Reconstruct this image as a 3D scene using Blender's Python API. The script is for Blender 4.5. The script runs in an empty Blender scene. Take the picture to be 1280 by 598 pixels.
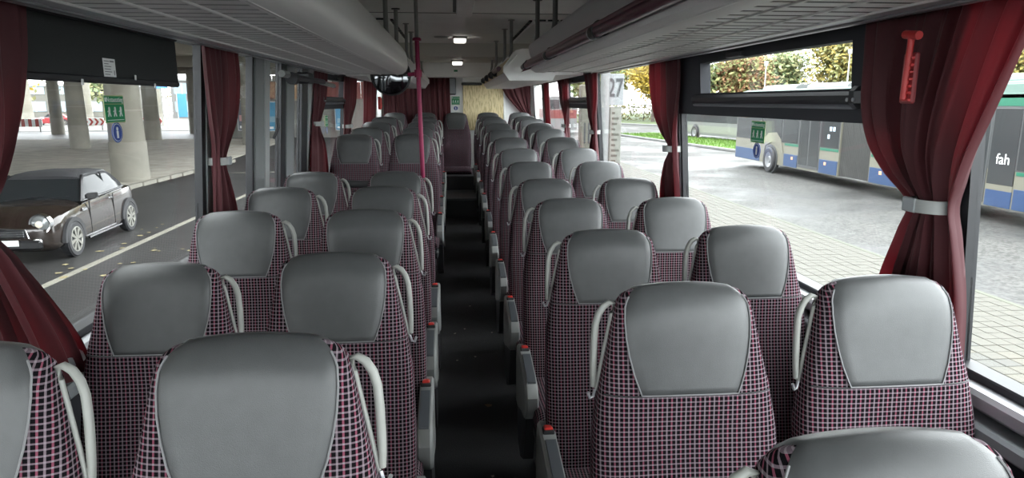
import bpy, bmesh, math, random
from mathutils import Vector, Matrix, noise
R_ = math.radians
random.seed(7)
SC = bpy.context.scene
COL = SC.collection

# ------------------------------------------------------------------ camera
cam_d = bpy.data.cameras.new('camera')
cam = bpy.data.objects.new('camera', cam_d); COL.objects.link(cam)
cam_d.sensor_width = 36.0; cam_d.lens = 36.0*850/1280; cam_d.clip_start = .03; cam_d.clip_end = 600
cam.location = (-.087, 0, 1.62)
cam.rotation_euler = (R_(90-11.44), 0, R_(-4.877))
SC.camera = cam

# ------------------------------------------------------------------ world: even overcast sky
W = bpy.data.worlds.new('overcast'); SC.world = W; W.use_nodes = True
wn = W.node_tree.nodes; wn['Background'].inputs[0].default_value = (.93, .97, 1.0, 1); wn['Background'].inputs[1].default_value = 1.75
SC.view_settings.view_transform = 'Standard'; SC.view_settings.look = 'None'
SC.view_settings.exposure = 2.5; SC.view_settings.gamma = 1; SC.view_settings.use_curve_mapping = False
try:
    SC.cycles.max_bounces = 10; SC.cycles.diffuse_bounces = 6; SC.cycles.transparent_max_bounces = 16
    SC.cycles.caustics_reflective = False; SC.cycles.caustics_refractive = False
    SC.cycles.sample_clamp_indirect = 6.0; SC.cycles.use_denoising = True
except Exception: pass

# ------------------------------------------------------------------ materials
MATS = {}
def mat(name, col=(.5,.5,.5), rough=.6, metal=0, var=0, scale=8, bump=0, bscale=60, spec=.5, emit=None, coat=0):
    if name in MATS: return MATS[name]
    m = bpy.data.materials.new(name); m.use_nodes = True; MATS[name] = m
    nt = m.node_tree; b = nt.nodes['Principled BSDF']
    b.inputs['Base Color'].default_value = (*col, 1); b.inputs['Roughness'].default_value = rough
    b.inputs['Metallic'].default_value = metal; b.inputs['Specular IOR Level'].default_value = spec
    if coat: b.inputs['Coat Weight'].default_value = coat; b.inputs['Coat Roughness'].default_value = .05
    if emit: b.inputs['Emission Color'].default_value = (*emit[0],1); b.inputs['Emission Strength'].default_value = emit[1]
    tc = nt.nodes.new('ShaderNodeTexCoord')
    if var:
        n = nt.nodes.new('ShaderNodeTexNoise'); n.inputs['Scale'].default_value = scale; n.inputs['Detail'].default_value = 5
        nt.links.new(tc.outputs['Object'], n.inputs['Vector'])
        r = nt.nodes.new('ShaderNodeValToRGB'); r.color_ramp.elements[0].position = .3; r.color_ramp.elements[1].position = .7
        r.color_ramp.elements[0].color = (*[c*(1-var) for c in col],1); r.color_ramp.elements[1].color = (*[min(1,c*(1+var)) for c in col],1)
        nt.links.new(n.outputs['Fac'], r.inputs[0]); nt.links.new(r.outputs[0], b.inputs['Base Color'])
    if bump:
        n2 = nt.nodes.new('ShaderNodeTexNoise'); n2.inputs['Scale'].default_value = bscale; n2.inputs['Detail'].default_value = 3
        nt.links.new(tc.outputs['Object'], n2.inputs['Vector'])
        bp = nt.nodes.new('ShaderNodeBump'); bp.inputs['Strength'].default_value = bump; bp.inputs['Distance'].default_value = .004
        nt.links.new(n2.outputs['Fac'], bp.inputs['Height']); nt.links.new(bp.outputs[0], b.inputs['Normal'])
    return m

def glass_mat(name, tint=(.985,.995,.99), ior=1.45, dirt=0.0):
    m = bpy.data.materials.new(name); m.use_nodes = True; nt = m.node_tree; nt.nodes.clear(); MATS[name] = m
    o = nt.nodes.new('ShaderNodeOutputMaterial'); t = nt.nodes.new('ShaderNodeBsdfTransparent'); t.inputs[0].default_value = (*tint,1)
    g = nt.nodes.new('ShaderNodeBsdfGlossy'); g.inputs['Roughness'].default_value = .02
    lw = nt.nodes.new('ShaderNodeLayerWeight'); lw.inputs[0].default_value = .5
    pw = nt.nodes.new('ShaderNodeMath'); pw.operation = 'POWER'; pw.inputs[1].default_value = 5; nt.links.new(lw.outputs['Facing'], pw.inputs[0])
    fr = nt.nodes.new('ShaderNodeMath'); fr.operation = 'MULTIPLY_ADD'; fr.inputs[1].default_value = .5; fr.inputs[2].default_value = .03; nt.links.new(pw.outputs[0], fr.inputs[0])
    mx = nt.nodes.new('ShaderNodeMixShader'); nt.links.new(fr.outputs[0], mx.inputs[0])
    nt.links.new(t.outputs[0], mx.inputs[1]); nt.links.new(g.outputs[0], mx.inputs[2])
    nt.links.new(mx.outputs[0], o.inputs[0]); return m
glass_mat('window_glass'); glass_mat('tinted_glass', (.75,.79,.78), 1.5)

def fabric_mat():
    m = bpy.data.materials.new('checked_fabric'); m.use_nodes = True; nt = m.node_tree; N = nt.nodes; L = nt.links; MATS['checked_fabric'] = m
    b = N['Principled BSDF']; b.inputs['Roughness'].default_value = .95; b.inputs['Specular IOR Level'].default_value = .04
    uv = N.new('ShaderNodeUVMap'); sp = N.new('ShaderNodeSeparateXYZ'); L.new(uv.outputs[0], sp.inputs[0])
    def math_(op, a, b_=None):
        n = N.new('ShaderNodeMath'); n.operation = op
        for i, x in enumerate((a, b_)):
            if x is None: continue
            if isinstance(x, (int,float)): n.inputs[i].default_value = x
            else: L.new(x, n.inputs[i])
        return n.outputs[0]
    cu = math_('MULTIPLY', sp.outputs[0], 1/.0104); cv = math_('MULTIPLY', sp.outputs[1], 1/.0104)
    fu = math_('FRACT', cu); fv = math_('FRACT', cv)
    lu = math_('LESS_THAN', fu, .33); lv = math_('LESS_THAN', fv, .30)
    alt = math_('LESS_THAN', math_('FRACT', math_('MULTIPLY', cu, .5)), .5)
    def mix(fac, a, b_):
        n = N.new('ShaderNodeMix'); n.data_type = 'RGBA'; L.new(fac, n.inputs[0])
        for idx, x in ((6,a),(7,b_)):
            if isinstance(x, tuple): n.inputs[idx].default_value = (*x,1)
            else: L.new(x, n.inputs[idx])
        return n.outputs[2]
    vert = mix(alt, (.175,.135,.155), (.20,.06,.09))
    c = mix(lv, (.006,.0055,.007), (.145,.11,.13))
    c = mix(lu, c, vert)
    both = math_('MULTIPLY', lu, lv); c = mix(both, c, (.26,.22,.24))
    L.new(c, b.inputs['Base Color'])
    n2 = N.new('ShaderNodeTexNoise'); n2.inputs['Scale'].default_value = 900
    bp = N.new('ShaderNodeBump'); bp.inputs['Strength'].default_value = .3; bp.inputs['Distance'].default_value = .002
    L.new(n2.outputs['Fac'], bp.inputs['Height']); L.new(bp.outputs[0], b.inputs['Normal'])
fabric_mat()

def cloth_mat(name, col, trans):
    m = bpy.data.materials.new(name); m.use_nodes = True; nt = m.node_tree; MATS[name] = m
    b = nt.nodes['Principled BSDF']; b.inputs['Base Color'].default_value = (*col,1); b.inputs['Roughness'].default_value = .75
    b.inputs['Sheen Weight'].default_value = .1
    t = nt.nodes.new('ShaderNodeBsdfTranslucent'); t.inputs[0].default_value = (.42,.022,.035,1)
    mx = nt.nodes.new('ShaderNodeMixShader'); mx.inputs[0].default_value = trans
    nt.links.new(b.outputs[0], mx.inputs[1]); nt.links.new(t.outputs[0], mx.inputs[2])
    nt.links.new(mx.outputs[0], nt.nodes['Material Output'].inputs[0])
cloth_mat('curtain_red', (.060,.008,.012), .08)

LEATHER = mat('grey_leather', (.068,.071,.072), .34, bump=.16, bscale=800, var=.06, scale=30)
SEAM = mat('seam_thread', (.20,.20,.205), .6)
SHELL = mat('dark_plastic', (.028,.029,.031), .5)
HANDLE = mat('handle_plastic', (0.306,0.3145,0.289), .42)
GREYP = mat('grey_plastic', (.27,.28,.27), .45)
INLAY = mat('slate_pad', (.09,.10,.11), .5)
RED = mat('buckle_red', (.75,.05,.04), .4)
CARPET = mat('black_carpet', (.055,.055,.057), .95, var=.45, scale=220, bump=.8, bscale=600, spec=.1)
WHITEP = mat('off_white_panel', (.87,.88,.86), .45)
RACKG = mat('rack_grey', (.90,.905,.89), .42)
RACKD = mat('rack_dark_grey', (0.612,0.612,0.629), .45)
CEIL = mat('ceiling_vinyl', (.90,.905,.89), .5, var=.04, scale=5)
PILLAR = mat('pillar_grey', (.30,.32,.33), .5)
BLACK = mat('black_frame', (.012,.013,.016), .45)
NAVY = mat('dark_lining', (.022,.024,.03), .7)
SILVER = mat('silver_trim', (.52,.53,.55), .32, .6)
MAROON = mat('maroon_tube', (.085,.007,.024), .3, spec=.3)
PINK = mat('magenta_pole', (.24,.010,.06), .45, spec=.3)
RUBBER = mat('rubber', (.02,.02,.022), .6)
CHROME = mat('chrome', (.75,.76,.78), .12, 1)
WHITE = mat('white_paint', (.78,.79,.78), .4)

# ------------------------------------------------------------------ mesh builder
class MB:
    def __init__(s): s.v=[]; s.f=[]; s.uv={}
    def add(s, vs, fs):
        o=len(s.v); s.v += [tuple(p) for p in vs]; s.f += [tuple(i+o for i in q) for q in fs]; return s
    def box(s, x0,x1,y0,y1,z0,z1, c=0, M=None):
        lo=(min(x0,x1),min(y0,y1),min(z0,z1)); hi=(max(x0,x1),max(y0,y1),max(z0,z1))
        c=min(c, .45*min(hi[i]-lo[i] for i in range(3)))
        if c<=0:
            vs=[(x,y,z) for x in (lo[0],hi[0]) for y in (lo[1],hi[1]) for z in (lo[2],hi[2])]
            fs=[(0,1,3,2),(4,6,7,5),(0,4,5,1),(2,3,7,6),(0,2,6,4),(1,5,7,3)]
        else:
            vs=[];ix={}
            for k in range(8):
                sg=((k>>2)&1,(k>>1)&1,k&1)
                for a in range(3):
                    p=[]
                    for i in range(3):
                        q=hi[i] if sg[i] else lo[i]
                        if i!=a: q += -c if sg[i] else c
                        p.append(q)
                    ix[(sg,a)]=len(vs); vs.append(tuple(p))
            fs=[]
            for a in range(3):
                b,d=[i for i in range(3) if i!=a]
                for sa in (0,1):
                    q=[]
                    for sb,sd in ((0,0),(1,0),(1,1),(0,1)):
                        t=[0,0,0];t[a]=sa;t[b]=sb;t[d]=sd;q.append(ix[(tuple(t),a)])
                    fs.append(tuple(q))
            for a,b in ((0,1),(0,2),(1,2)):
                d=3-a-b
                for sa in (0,1):
                    for sb in (0,1):
                        t0=[0,0,0];t0[a]=sa;t0[b]=sb;t1=list(t0);t1[d]=1;t0,t1=tuple(t0),tuple(t1)
                        fs.append((ix[(t0,a)],ix[(t1,a)],ix[(t1,b)],ix[(t0,b)]))
            for k in range(8):
                sg=((k>>2)&1,(k>>1)&1,k&1); fs.append(tuple(ix[(sg,a)] for a in range(3)))
        if M is not None: vs=[tuple(M@Vector(p)) for p in vs]
        return s.add(vs,fs)
    def prism(s, prof, axis, a, b, ch=0):
        # prof: 2-D polygon; axis 'x': (y,z), 'y': (x,z), 'z': (x,y)
        n=len(prof)
        def P(p,t):
            return {'x':(t,p[0],p[1]),'y':(p[0],t,p[1]),'z':(p[0],p[1],t)}[axis]
        vs=[P(p,a) for p in prof]+[P(p,b) for p in prof]
        fs=[(i,(i+1)%n,(i+1)%n+n,i+n) for i in range(n)]+[tuple(range(n-1,-1,-1)),tuple(range(n,2*n))]
        return s.add(vs,fs)
    def tube(s, pts, r, n=8, closed=False, flat=None):
        pts=[Vector(p) for p in pts]; m=len(pts); rs=r if isinstance(r,(list,tuple)) else [r]*m
        rings=[]; up=None
        for i in range(m):
            if closed: t=(pts[(i+1)%m]-pts[i-1])
            else: t=pts[min(i+1,m-1)]-pts[max(i-1,0)]
            t.normalize()
            if up is None:
                up=Vector((0,0,1)) if abs(t.z)<.9 else Vector((1,0,0))
            a=up-t*up.dot(t)
            if a.length<1e-6: a=Vector((0,1,0))-t*t.y
            a.normalize(); b=t.cross(a); up=a
            fa,fb=(1,1) if flat is None else flat
            rings.append([tuple(pts[i]+(a*math.cos(2*math.pi*k/n)*fa+b*math.sin(2*math.pi*k/n)*fb)*rs[i]) for k in range(n)])
        vs=[p for q in rings for p in q]; fs=[]
        for i in range(m if closed else m-1):
            j=(i+1)%m
            for k in range(n): fs.append((i*n+k,i*n+(k+1)%n,j*n+(k+1)%n,j*n+k))
        if not closed: fs += [tuple(range(n-1,-1,-1)), tuple((m-1)*n+k for k in range(n))]
        return s.add(vs,fs)
    def lathe(s, prof, cen, axis='x', n=24):
        # prof: (radius, offset along axis)
        vs=[];m=len(prof)
        for k in range(n):
            a=2*math.pi*k/n;c_,s_=math.cos(a),math.sin(a)
            for r,o in prof:
                p={'x':(o,r*c_,r*s_),'y':(r*c_,o,r*s_),'z':(r*c_,r*s_,o)}[axis]
                vs.append((cen[0]+p[0],cen[1]+p[1],cen[2]+p[2]))
        fs=[(k*m+i,k*m+i+1,((k+1)%n)*m+i+1,((k+1)%n)*m+i) for k in range(n) for i in range(m-1)]
        if prof[0][0]>1e-5 and prof[-1][0]>1e-5: fs += [(k*m+m-1,k*m,((k+1)%n)*m,((k+1)%n)*m+m-1) for k in range(n)]   # closed ring
        elif prof[0][0]>1e-5: fs.append(tuple(k*m for k in range(n)))
        elif prof[-1][0]>1e-5: fs.append(tuple(k*m+m-1 for k in range(n)))
        return s.add(vs,fs)
    def loft(s, rings, cap=True):
        n=len(rings[0]); vs=[p for r in rings for p in r]
        fs=[(i*n+k,i*n+(k+1)%n,(i+1)*n+(k+1)%n,(i+1)*n+k) for i in range(len(rings)-1) for k in range(n)]
        if cap: fs += [tuple(range(n-1,-1,-1)), tuple((len(rings)-1)*n+k for k in range(n))]
        return s.add(vs,fs)
    def grid(s, P):
        n=len(P[0]); vs=[p for r in P for p in r]
        fs=[(i*n+k,i*n+k+1,(i+1)*n+k+1,(i+1)*n+k) for i in range(len(P)-1) for k in range(n-1)]
        return s.add(vs,fs)
    def mesh(s, name, m, smooth=None, uvs=None, recalc=True):
        me=bpy.data.meshes.new(name); me.from_pydata(s.v,[],s.f); me.update()
        if recalc:
            bm=bmesh.new(); bm.from_mesh(me); bmesh.ops.remove_doubles(bm, verts=bm.verts, dist=1e-6) if uvs is None else None
            bmesh.ops.recalc_face_normals(bm, faces=bm.faces); bm.to_mesh(me); bm.free()
        if uvs is not None:
            l=me.uv_layers.new(name='UVMap')
            for lp in me.loops: l.data[lp.index].uv = uvs[lp.vertex_index]
        if smooth is not None:
            me.shade_smooth(); me.set_sharp_from_angle(angle=R_(smooth))
        me.materials.append(m); return me
    def build(s, name, m, parent=None, smooth=None, loc=None, **k):
        return link(name, s.mesh(name, m, smooth, **k), parent, loc)

def link(name, me, parent=None, loc=None, rotz=0):
    o=bpy.data.objects.new(name, me); COL.objects.link(o)
    if parent is not None: o.parent=parent
    if loc is not None: o.location=loc
    if rotz: o.rotation_euler=(0,0,rotz)
    return o
def tag(o, label, cat, group=None, kind=None):
    o['label']=label; o['category']=cat
    if group: o['group']=group
    if kind: o['kind']=kind
    return o
def thing(name, label, cat, loc=(0,0,0), rotz=0, group=None, kind=None):
    o=link(name,None,None,loc,rotz); return tag(o,label,cat,group,kind)
def lerp(a,b,t): return a+(b-a)*t
def interp(tab, x):
    if x<=tab[0][0]: return tab[0][1]
    for (a,va),(b,vb) in zip(tab,tab[1:]):
        if x<=b: return lerp(va,vb,(x-a)/(b-a))
    return tab[-1][1]
def smooth_interp(tab, x):
    # monotone-ish cubic through table
    n=len(tab)
    if x<=tab[0][0]: return tab[0][1]
    if x>=tab[-1][0]: return tab[-1][1]
    for i in range(n-1):
        x0,y0=tab[i]; x1,y1=tab[i+1]
        if x<=x1:
            m0=(y1-tab[i-1][1])/(x1-tab[i-1][0]) if i>0 else (y1-y0)/(x1-x0)
            m1=(tab[i+2][1]-y0)/(tab[i+2][0]-x0) if i<n-2 else (y1-y0)/(x1-x0)
            h=x1-x0;t=(x-x0)/h
            return (2*t**3-3*t*t+1)*y0+(t**3-2*t*t+t)*h*m0+(-2*t**3+3*t*t)*y1+(t**3-t*t)*h*m1
def text_mesh(name, txt, size, m, depth=.001, align='CENTER', bold=0):
    cu=bpy.data.curves.new(name,'FONT'); cu.body=txt; cu.size=size; cu.extrude=depth; cu.align_x=align; cu.align_y='CENTER'; cu.offset=bold
    o=bpy.data.objects.new(name+'_tmp',cu); COL.objects.link(o)
    dg=bpy.context.evaluated_depsgraph_get(); me=bpy.data.meshes.new_from_object(o.evaluated_get(dg)); me.name=name
    COL.objects.unlink(o); bpy.data.objects.remove(o); me.materials.clear(); me.materials.append(m); return me

# ================================================================== BUS SHELL
CZ=2.30                         # ceiling height
def floor_z(y): return 0 if y<4.1 else min(.053*(y-4.1), .223)
def wall_x(z): return 1.17 if z<=.95 else lerp(1.17,1.105,(z-.95)/.9)
ROADZ=-1.08
# floor
b=MB(); ys=[-1.3,0,2,4.1,5.5,7,8.3,10.3]
top=[(x,y,floor_z(y)) for y in ys for x in (-1.19,1.19)]
n=len(ys); vs=top+[(x,y,z-.12) for x,y,z in top]
fs=[(2*i,2*i+1,2*i+3,2*i+2) for i in range(n-1)]+[(2*n+2*i,2*n+2*i+2,2*n+2*i+3,2*n+2*i+1) for i in range(n-1)]
fs+=[(0,2*n,2*n+1,1),(2*n-2,2*n-1,4*n-1,4*n-2)]+[(2*i,2*i+2,2*n+2*i+2,2*n+2*i) for i in range(n-1)]+[(2*i+1,2*n+2*i+1,2*n+2*i+3,2*i+3) for i in range(n-1)]
b.add(vs,fs); tag(b.build('floor',CARPET),'black carpeted bus floor running down the aisle','floor',kind='structure')
# rear steps
st=thing('floor_step','black steps at the far end of the aisle','step',(0,8.3,.2),kind='structure')
MB().box(-.235,.235,0,.86,-.0,.245,.008).build('step_block',SHELL,st)
MB().box(-.235,.235,-.012,.03,.225,.256,.006).build('step_nosing',mat('grey_nosing',(.10,.11,.12),.4),st)
MB().box(-.235,.235,.03,.8,.245,.256,.002).build('step_tread',mat('grey_tread',(.06,.063,.066),.5),st)
MB().box(-.235,.235,.82,1.2,.245,.44,.008).build('step_block',SHELL,st)
bb=MB().box(-1.13,1.13,9.42,10.25,.2,.64,.01).build('trim_1',SHELL); tag(bb,'dark box under the rear bench seats','trim',kind='structure')
# ceiling
b=MB(); prof=[(-1.105,1.87),(-1.02,2.1),(-.9,CZ),(.9,CZ),(1.02,2.1),(1.105,1.87),(1.16,1.87),(1.08,2.14),(.94,CZ+.06),(-.94,CZ+.06),(-1.08,2.14),(-1.16,1.87)]
b.prism(prof,'y',-1.3,10.35); ceil=b.build('ceiling',CEIL); tag(ceil,'pale grey bus ceiling with panel joints','ceiling',kind='structure')
dk=mat('joint_grey',(.16,.16,.16),.7)  # dark grey for the ceiling panel joints and the gap strip
MB().box(-.9,.9,5.58,5.592,CZ-.003,CZ+.002).build('panel_joint',dk,ceil)
MB().box(-.9,.9,1.9,1.912,CZ-.003,CZ+.002).build('panel_joint',dk,ceil)
MB().box(-.05,.075,-1.2,5.57,CZ-.022,CZ+.01,.008).build('cover_strip',CEIL,ceil)
MB().box(-.075,-.052,-1.2,5.5,CZ-.004,CZ+.01).build('dark_gap',dk,ceil)
# lower rear ceiling and bulkhead
MB().box(-.95,.95,8.4,9.62,2.14,CZ+.05,.01).build('lowered_panel',mat('cream_panel',(.60,.59,.54),.5),ceil)
MB().box(-1.1,1.1,9.6,9.75,1.945,CZ+.05,.012).build('bulkhead',CEIL,ceil)
MB().box(-.065,-.015,9.594,9.604,2.02,2.045).build('exit_plate',mat('sign_green',(.0,.22,.08),.5),ceil)
# side vents
for s in (-1,1):
    v=MB().box(s*.6,s*.95,6.0,8.0,CZ-.03,CZ+.01,.008).build('roof_vent',WHITEP,ceil)
    for k in range(9): MB().box(s*.575,s*.6,6.02+k*.22,6.02+k*.22+.17,CZ-.012,CZ+.002).build('vent_slot',BLACK,v)
    for k in range(3): MB().box(s*(.62+k*.11),s*(.71+k*.11),5.965,5.995,CZ-.012,CZ+.002).build('vent_slot',BLACK,v)
# lower side walls (below the sills)
DL=3.70; DR=5.22   # door opening on the left
for side,s in (('left',-1),('right',1)):
    b=MB()
    spans=[(-1.3,10.35)] if s>0 else [(-1.3,DL),(DR,10.35)]
    for a,c in spans: b.box(s*1.17,s*1.24,a,c,-.75,.93)
    w=b.build('wall_'+side,NAVY); tag(w,f'dark lining of the {side} bus wall below the windows','wall',kind='structure')
    for a,c in spans:
        MB().box(s*1.10,s*1.20,a,c,.92,.965,.01).build('sill_rail',SILVER,w)
        MB().box(s*1.075,s*1.15,a,c,.865,.905,.008).build('sill_rail',PILLAR,w)
        MB().box(s*1.145,s*1.205,a,c,.962,.985,.004).build('glass_gasket',BLACK,w)
        # cant rail above the glass
        MB().box(s*1.09,s*1.16,a,c,1.845,1.90,.006).build('cant_rail',PILLAR,w)
    if s<0: MB().box(s*1.09,s*1.16,DL,DR,1.845,1.92,.006).build('cant_rail',PILLAR,w)
# front wall behind the viewer with windscreen
fw=MB().box(-1.2,1.2,-1.36,-1.3,-.75,.95).build('wall_front',NAVY); tag(fw,'dark front wall under the windscreen','wall',kind='structure')
MB().box(-1.12,1.12,-1.36,-1.3,1.66,2.36).build('shading_header',NAVY,fw); MB().box(-1.1,1.1,-1.345,-1.335,.95,1.66).build('windscreen',MATS['window_glass'],fw)  # unseen header, hung low to cut daylight coming through the windscreen
# back wall
bw=MB().box(-1.2,1.2,10.32,10.38,-.75,CZ).build('wall_back',mat('back_wall',(.82,.83,.82),.6,var=.06,scale=3)); tag(bw,'pale rear wall of the bus','wall',kind='structure')
# pillars: (side, y0, y1, material)
def pillar(n,s,y0,y1,m,label,blk=None):
    b=MB(); zs=[.96,1.2,1.5,1.86]
    rings=[[(s*(wall_x(z)+.03),y0,z),(s*(wall_x(z)-.012),y0,z),(s*(wall_x(z)-.012),y1,z),(s*(wall_x(z)+.03),y1,z)] for z in zs]
    b.loft(rings); o=b.build(n,m); tag(o,label,'pillar',kind='structure')
    for (ya,yb) in (blk or []):
        c=MB(); c.loft([[(s*(wall_x(z)+.025),ya,z),(s*(wall_x(z)-.006),ya,z),(s*(wall_x(z)-.006),yb,z),(s*(wall_x(z)+.025),yb,z)] for z in zs]); c.build('gasket',BLACK,o)
    return o
pillar('trim_2',1,1.535,1.70,PILLAR,'grey window pillar behind the large right curtain',[(1.505,1.535),(1.70,1.72)])
pillar('trim_3',1,3.60,3.72,PILLAR,'grey window pillar at the second right curtain',[(3.575,3.60),(3.72,3.74)])
pillar('trim_4',1,5.74,5.86,PILLAR,'grey window pillar at the third right curtain',[(5.71,5.74),(5.86,5.88)])
pillar('trim_5',1,7.36,7.50,PILLAR,'grey window pillar at the fourth right curtain',[(7.33,7.36),(7.5,7.52)])
pillar('trim_6',1,8.95,9.25,BLACK,'black window pillar near the rear right corner')
pillar('trim_7',-1,1.36,1.50,PILLAR,'grey pillar behind the curtain at the left picture edge')
pillar('trim_8',-1,2.99,3.15,PILLAR,'grey window pillar behind the left curtain before the door',[(2.945,2.99),(3.15,3.165)])
pillar('trim_9',-1,5.22,5.40,PILLAR,'grey pillar behind the centre door',[(5.19,5.22)])
pillar('trim_10',-1,6.72,6.86,BLACK,'black window pillar on the left behind the door')
pillar('trim_11',-1,8.95,9.15,PILLAR,'grey window pillar near the rear left corner')
for s in (-1,1): pillar('trim_%d'%(12 if s<0 else 13),s,10.1,10.33,WHITEP,f"pale rear corner post on the {'left' if s<0 else 'right'}")

# windows
WN=[0]
def pane(b,s,y0,y1,z0,z1,t=.006):
    zs=[z0,z1]
    b.loft([[(s*(wall_x(z)+.012),y0,z),(s*(wall_x(z)+.012+t),y0,z),(s*(wall_x(z)+.012+t),y1,z),(s*(wall_x(z)+.012),y1,z)] for z in zs]); return b
def frame_bar(b,s,y0,y1,z0,z1,din=.02,dout=.03):
    b.loft([[(s*(wall_x(z)+dout),y0,z),(s*(wall_x(z)-din),y0,z),(s*(wall_x(z)-din),y1,z),(s*(wall_x(z)+dout),y1,z)] for z in (z0,z1)]); return b
def window(s,y0,y1,label,hopper=False):
    WN[0]+=1
    o=thing('window_%d'%WN[0],label,'window',(0,0,0),kind='structure')
    if not hopper:
        pane(MB(),s,y0,y1,.975,1.86).build('pane',MATS['window_glass'],o)
    else:
        pane(MB(),s,y0,y1,.975,1.57).build('pane',MATS['window_glass'],o)
        hy0,hy1=hopper; 
        pane(MB(),s,hy0,hy1,1.655,1.80).build('hopper_pane',MATS['window_glass'],o)
        f=MB()
        frame_bar(f,s,y0,y1,1.557,1.658); frame_bar(f,s,y0,y1,1.798,1.862)
        frame_bar(f,s,y0,hy0,1.655,1.80); frame_bar(f,s,hy1,y1,1.655,1.80)
        f.build('hopper_frame',NAVY,o)
        zz=1.625; xx=s*(wall_x(zz)-.03)
        MB().box(xx-.016,xx+.016,hy0-.05,hy1+.07,1.612,1.650,.012).build('pull_bar',BLACK,o)
        MB().box(xx-.008,xx+.010,hy0-.04,hy1+.06,1.597,1.613,.006).build('bar_edge',mat('bar_grey',(.12,.125,.14),.4),o)
        q=MB(); q.box(xx-.02,xx+.02,hy0-.075,hy0-.02,1.60,1.665,.015); q.build('latch',BLACK,o)
        MB().box(s*(wall_x(1.81)-.04),s*(wall_x(1.81)),lerp(hy0,hy1,.6),lerp(hy0,hy1,.72),1.80,1.825,.004).build('catch',BLACK,o)
        for k in (0,1): MB().lathe([(.0,0),(.006,0),(.006,.004),(0,.004)],(xx-s*.022,hy0-.03-.03*k,1.625),'x',10).build('screw',SILVER,o)
    return o
window(1,-1.2,1.505,'front right side window pane beside the viewer')
wR=window(1,1.72,3.575,'right window with dark hopper frame and top vent pane',(1.985,3.25))
window(1,3.74,5.71,'plain right window pane behind the number sign')
window(1,5.88,7.33,'rear right window with dark top vent pane',(6.0,7.2))
window(1,7.52,8.95,'plain right window pane before the black pillar'); window(1,9.25,10.1,'rearmost right window pane')
window(-1,-1.2,1.36,'front left window pane beside the viewer'); wL=window(-1,1.50,2.945,'large left window pane under the roller blind'); window(-1,3.165,3.68,'narrow left window pane beside the centre door')
window(-1,5.40,6.72,'left window behind the door with dark top vent pane',(5.5,6.6)); window(-1,6.86,8.95,'rear left window pane beside the stepped seats'); window(-1,9.15,10.1,'rearmost left window pane')

# centre door
d=thing('door_1','grey framed double glass centre door on the left','door',(0,0,0),kind='structure')
def post(y0,y1,m,nm,din=.05,dout=.03,z0=-.4):
    b=MB(); zs=[z0,.95,1.86]
    b.loft([[(-(wall_x(z)+dout),y0,z),(-(wall_x(z)-din),y0,z),(-(wall_x(z)-din),y1,z),(-(wall_x(z)+dout),y1,z)] for z in zs]); return b.build(nm,m,d)
GR=mat('door_grey',(.20,.215,.215),.45); GL=mat('door_light_grey',(.36,.38,.38),.4)
post(3.68,3.715,BLACK,'gasket',.004); post(3.715,3.88,GR,'door_frame',.012); post(3.88,3.97,GL,'leaf_edge',.018); post(3.97,3.985,BLACK,'gasket',.008)
post(4.28,4.40,BLACK,'gasket',.004); post(4.40,4.60,GR,'leaf_edge',.012); post(4.60,4.62,BLACK,'gasket',.006)
post(4.86,5.05,BLACK,'gasket',.004); post(5.05,5.20,GL,'leaf_edge',.014)
for ya,yb in ((3.985,4.28),(4.62,4.86)):
    b=MB(); b.loft([[(-(wall_x(z)+.01),ya,z),(-(wall_x(z)+.016),ya,z),(-(wall_x(z)+.016),yb,z),(-(wall_x(z)+.01),yb,z)] for z in (-.35,.95,1.86)]); b.build('door_pane',MATS['window_glass'],d)
MB().tube([(-1.02,3.93,1.77),(-1.02,4.1,1.77)],.02,8).build('door_arm',GREYP,d)
MB().tube([(-.99,4.08,1.755),(-.99,5.0,1.755)],.017,8).build('door_arm',SHELL,d)
MB().lathe([(0,-.035),(.035,-.035),(.035,.035),(0,.035)],(-1.0,4.1,1.75),'y',14).build('door_pivot',BLACK,d)
MB().tube([(-1.0,4.95,1.75),(-1.02,5.6,1.74)],.016,8).build('door_arm',GREYP,d)
MB().box(-1.06,-.98,4.45,4.6,1.73,1.8,.01).build('door_motor',BLACK,d)
MB().tube([(-1.075,3.88,1.42),(-1.045,3.885,1.48),(-1.05,3.89,1.53)],.008,6).build('door_catch',BLACK,d)
# stepwell skirts at door
MB().box(-1.17,-.66,3.72,5.2,-.02,.006,.003).build('door_mat',mat('door_mat_grey',(.05,.05,.052),.8),d)

# ================================================================== SEATS
W_T=[(.38,.196),(.5,.208),(.65,.213),(.8,.211),(.9,.205),(.985,.192),(1.06,.176),(1.12,.165),(1.16,.157),(1.185,.150),(1.200,.140),(1.2075,.126),(1.21,.11)]
T_T=[(.38,.10),(.5,.12),(.8,.118),(.95,.105),(1.06,.10),(1.12,.098),(1.16,.092),(1.185,.076),(1.200,.05),(1.2075,.024),(1.21,.006)]
def yc(z): return -.145*max(0,(1.21-z)/.77)**1.15
def arch(x,z): return -.017*min(1,(max(0,z-1.0)/.2))*(x/.15)**2
def seat_front(x,z,off=0,back=False):
    w=interp(W_T,z); t=interp(T_T,z)/2
    q=max(0,1-abs(x/w)**3.6)**(1/3.6)
    y=yc(z)-t*q if not back else yc(z)+t*q
    if not back and z<.97: y+= .016*(1-min(1,abs(x/w))**2)*min(1,(.97-z)/.1)
    return y
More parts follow.
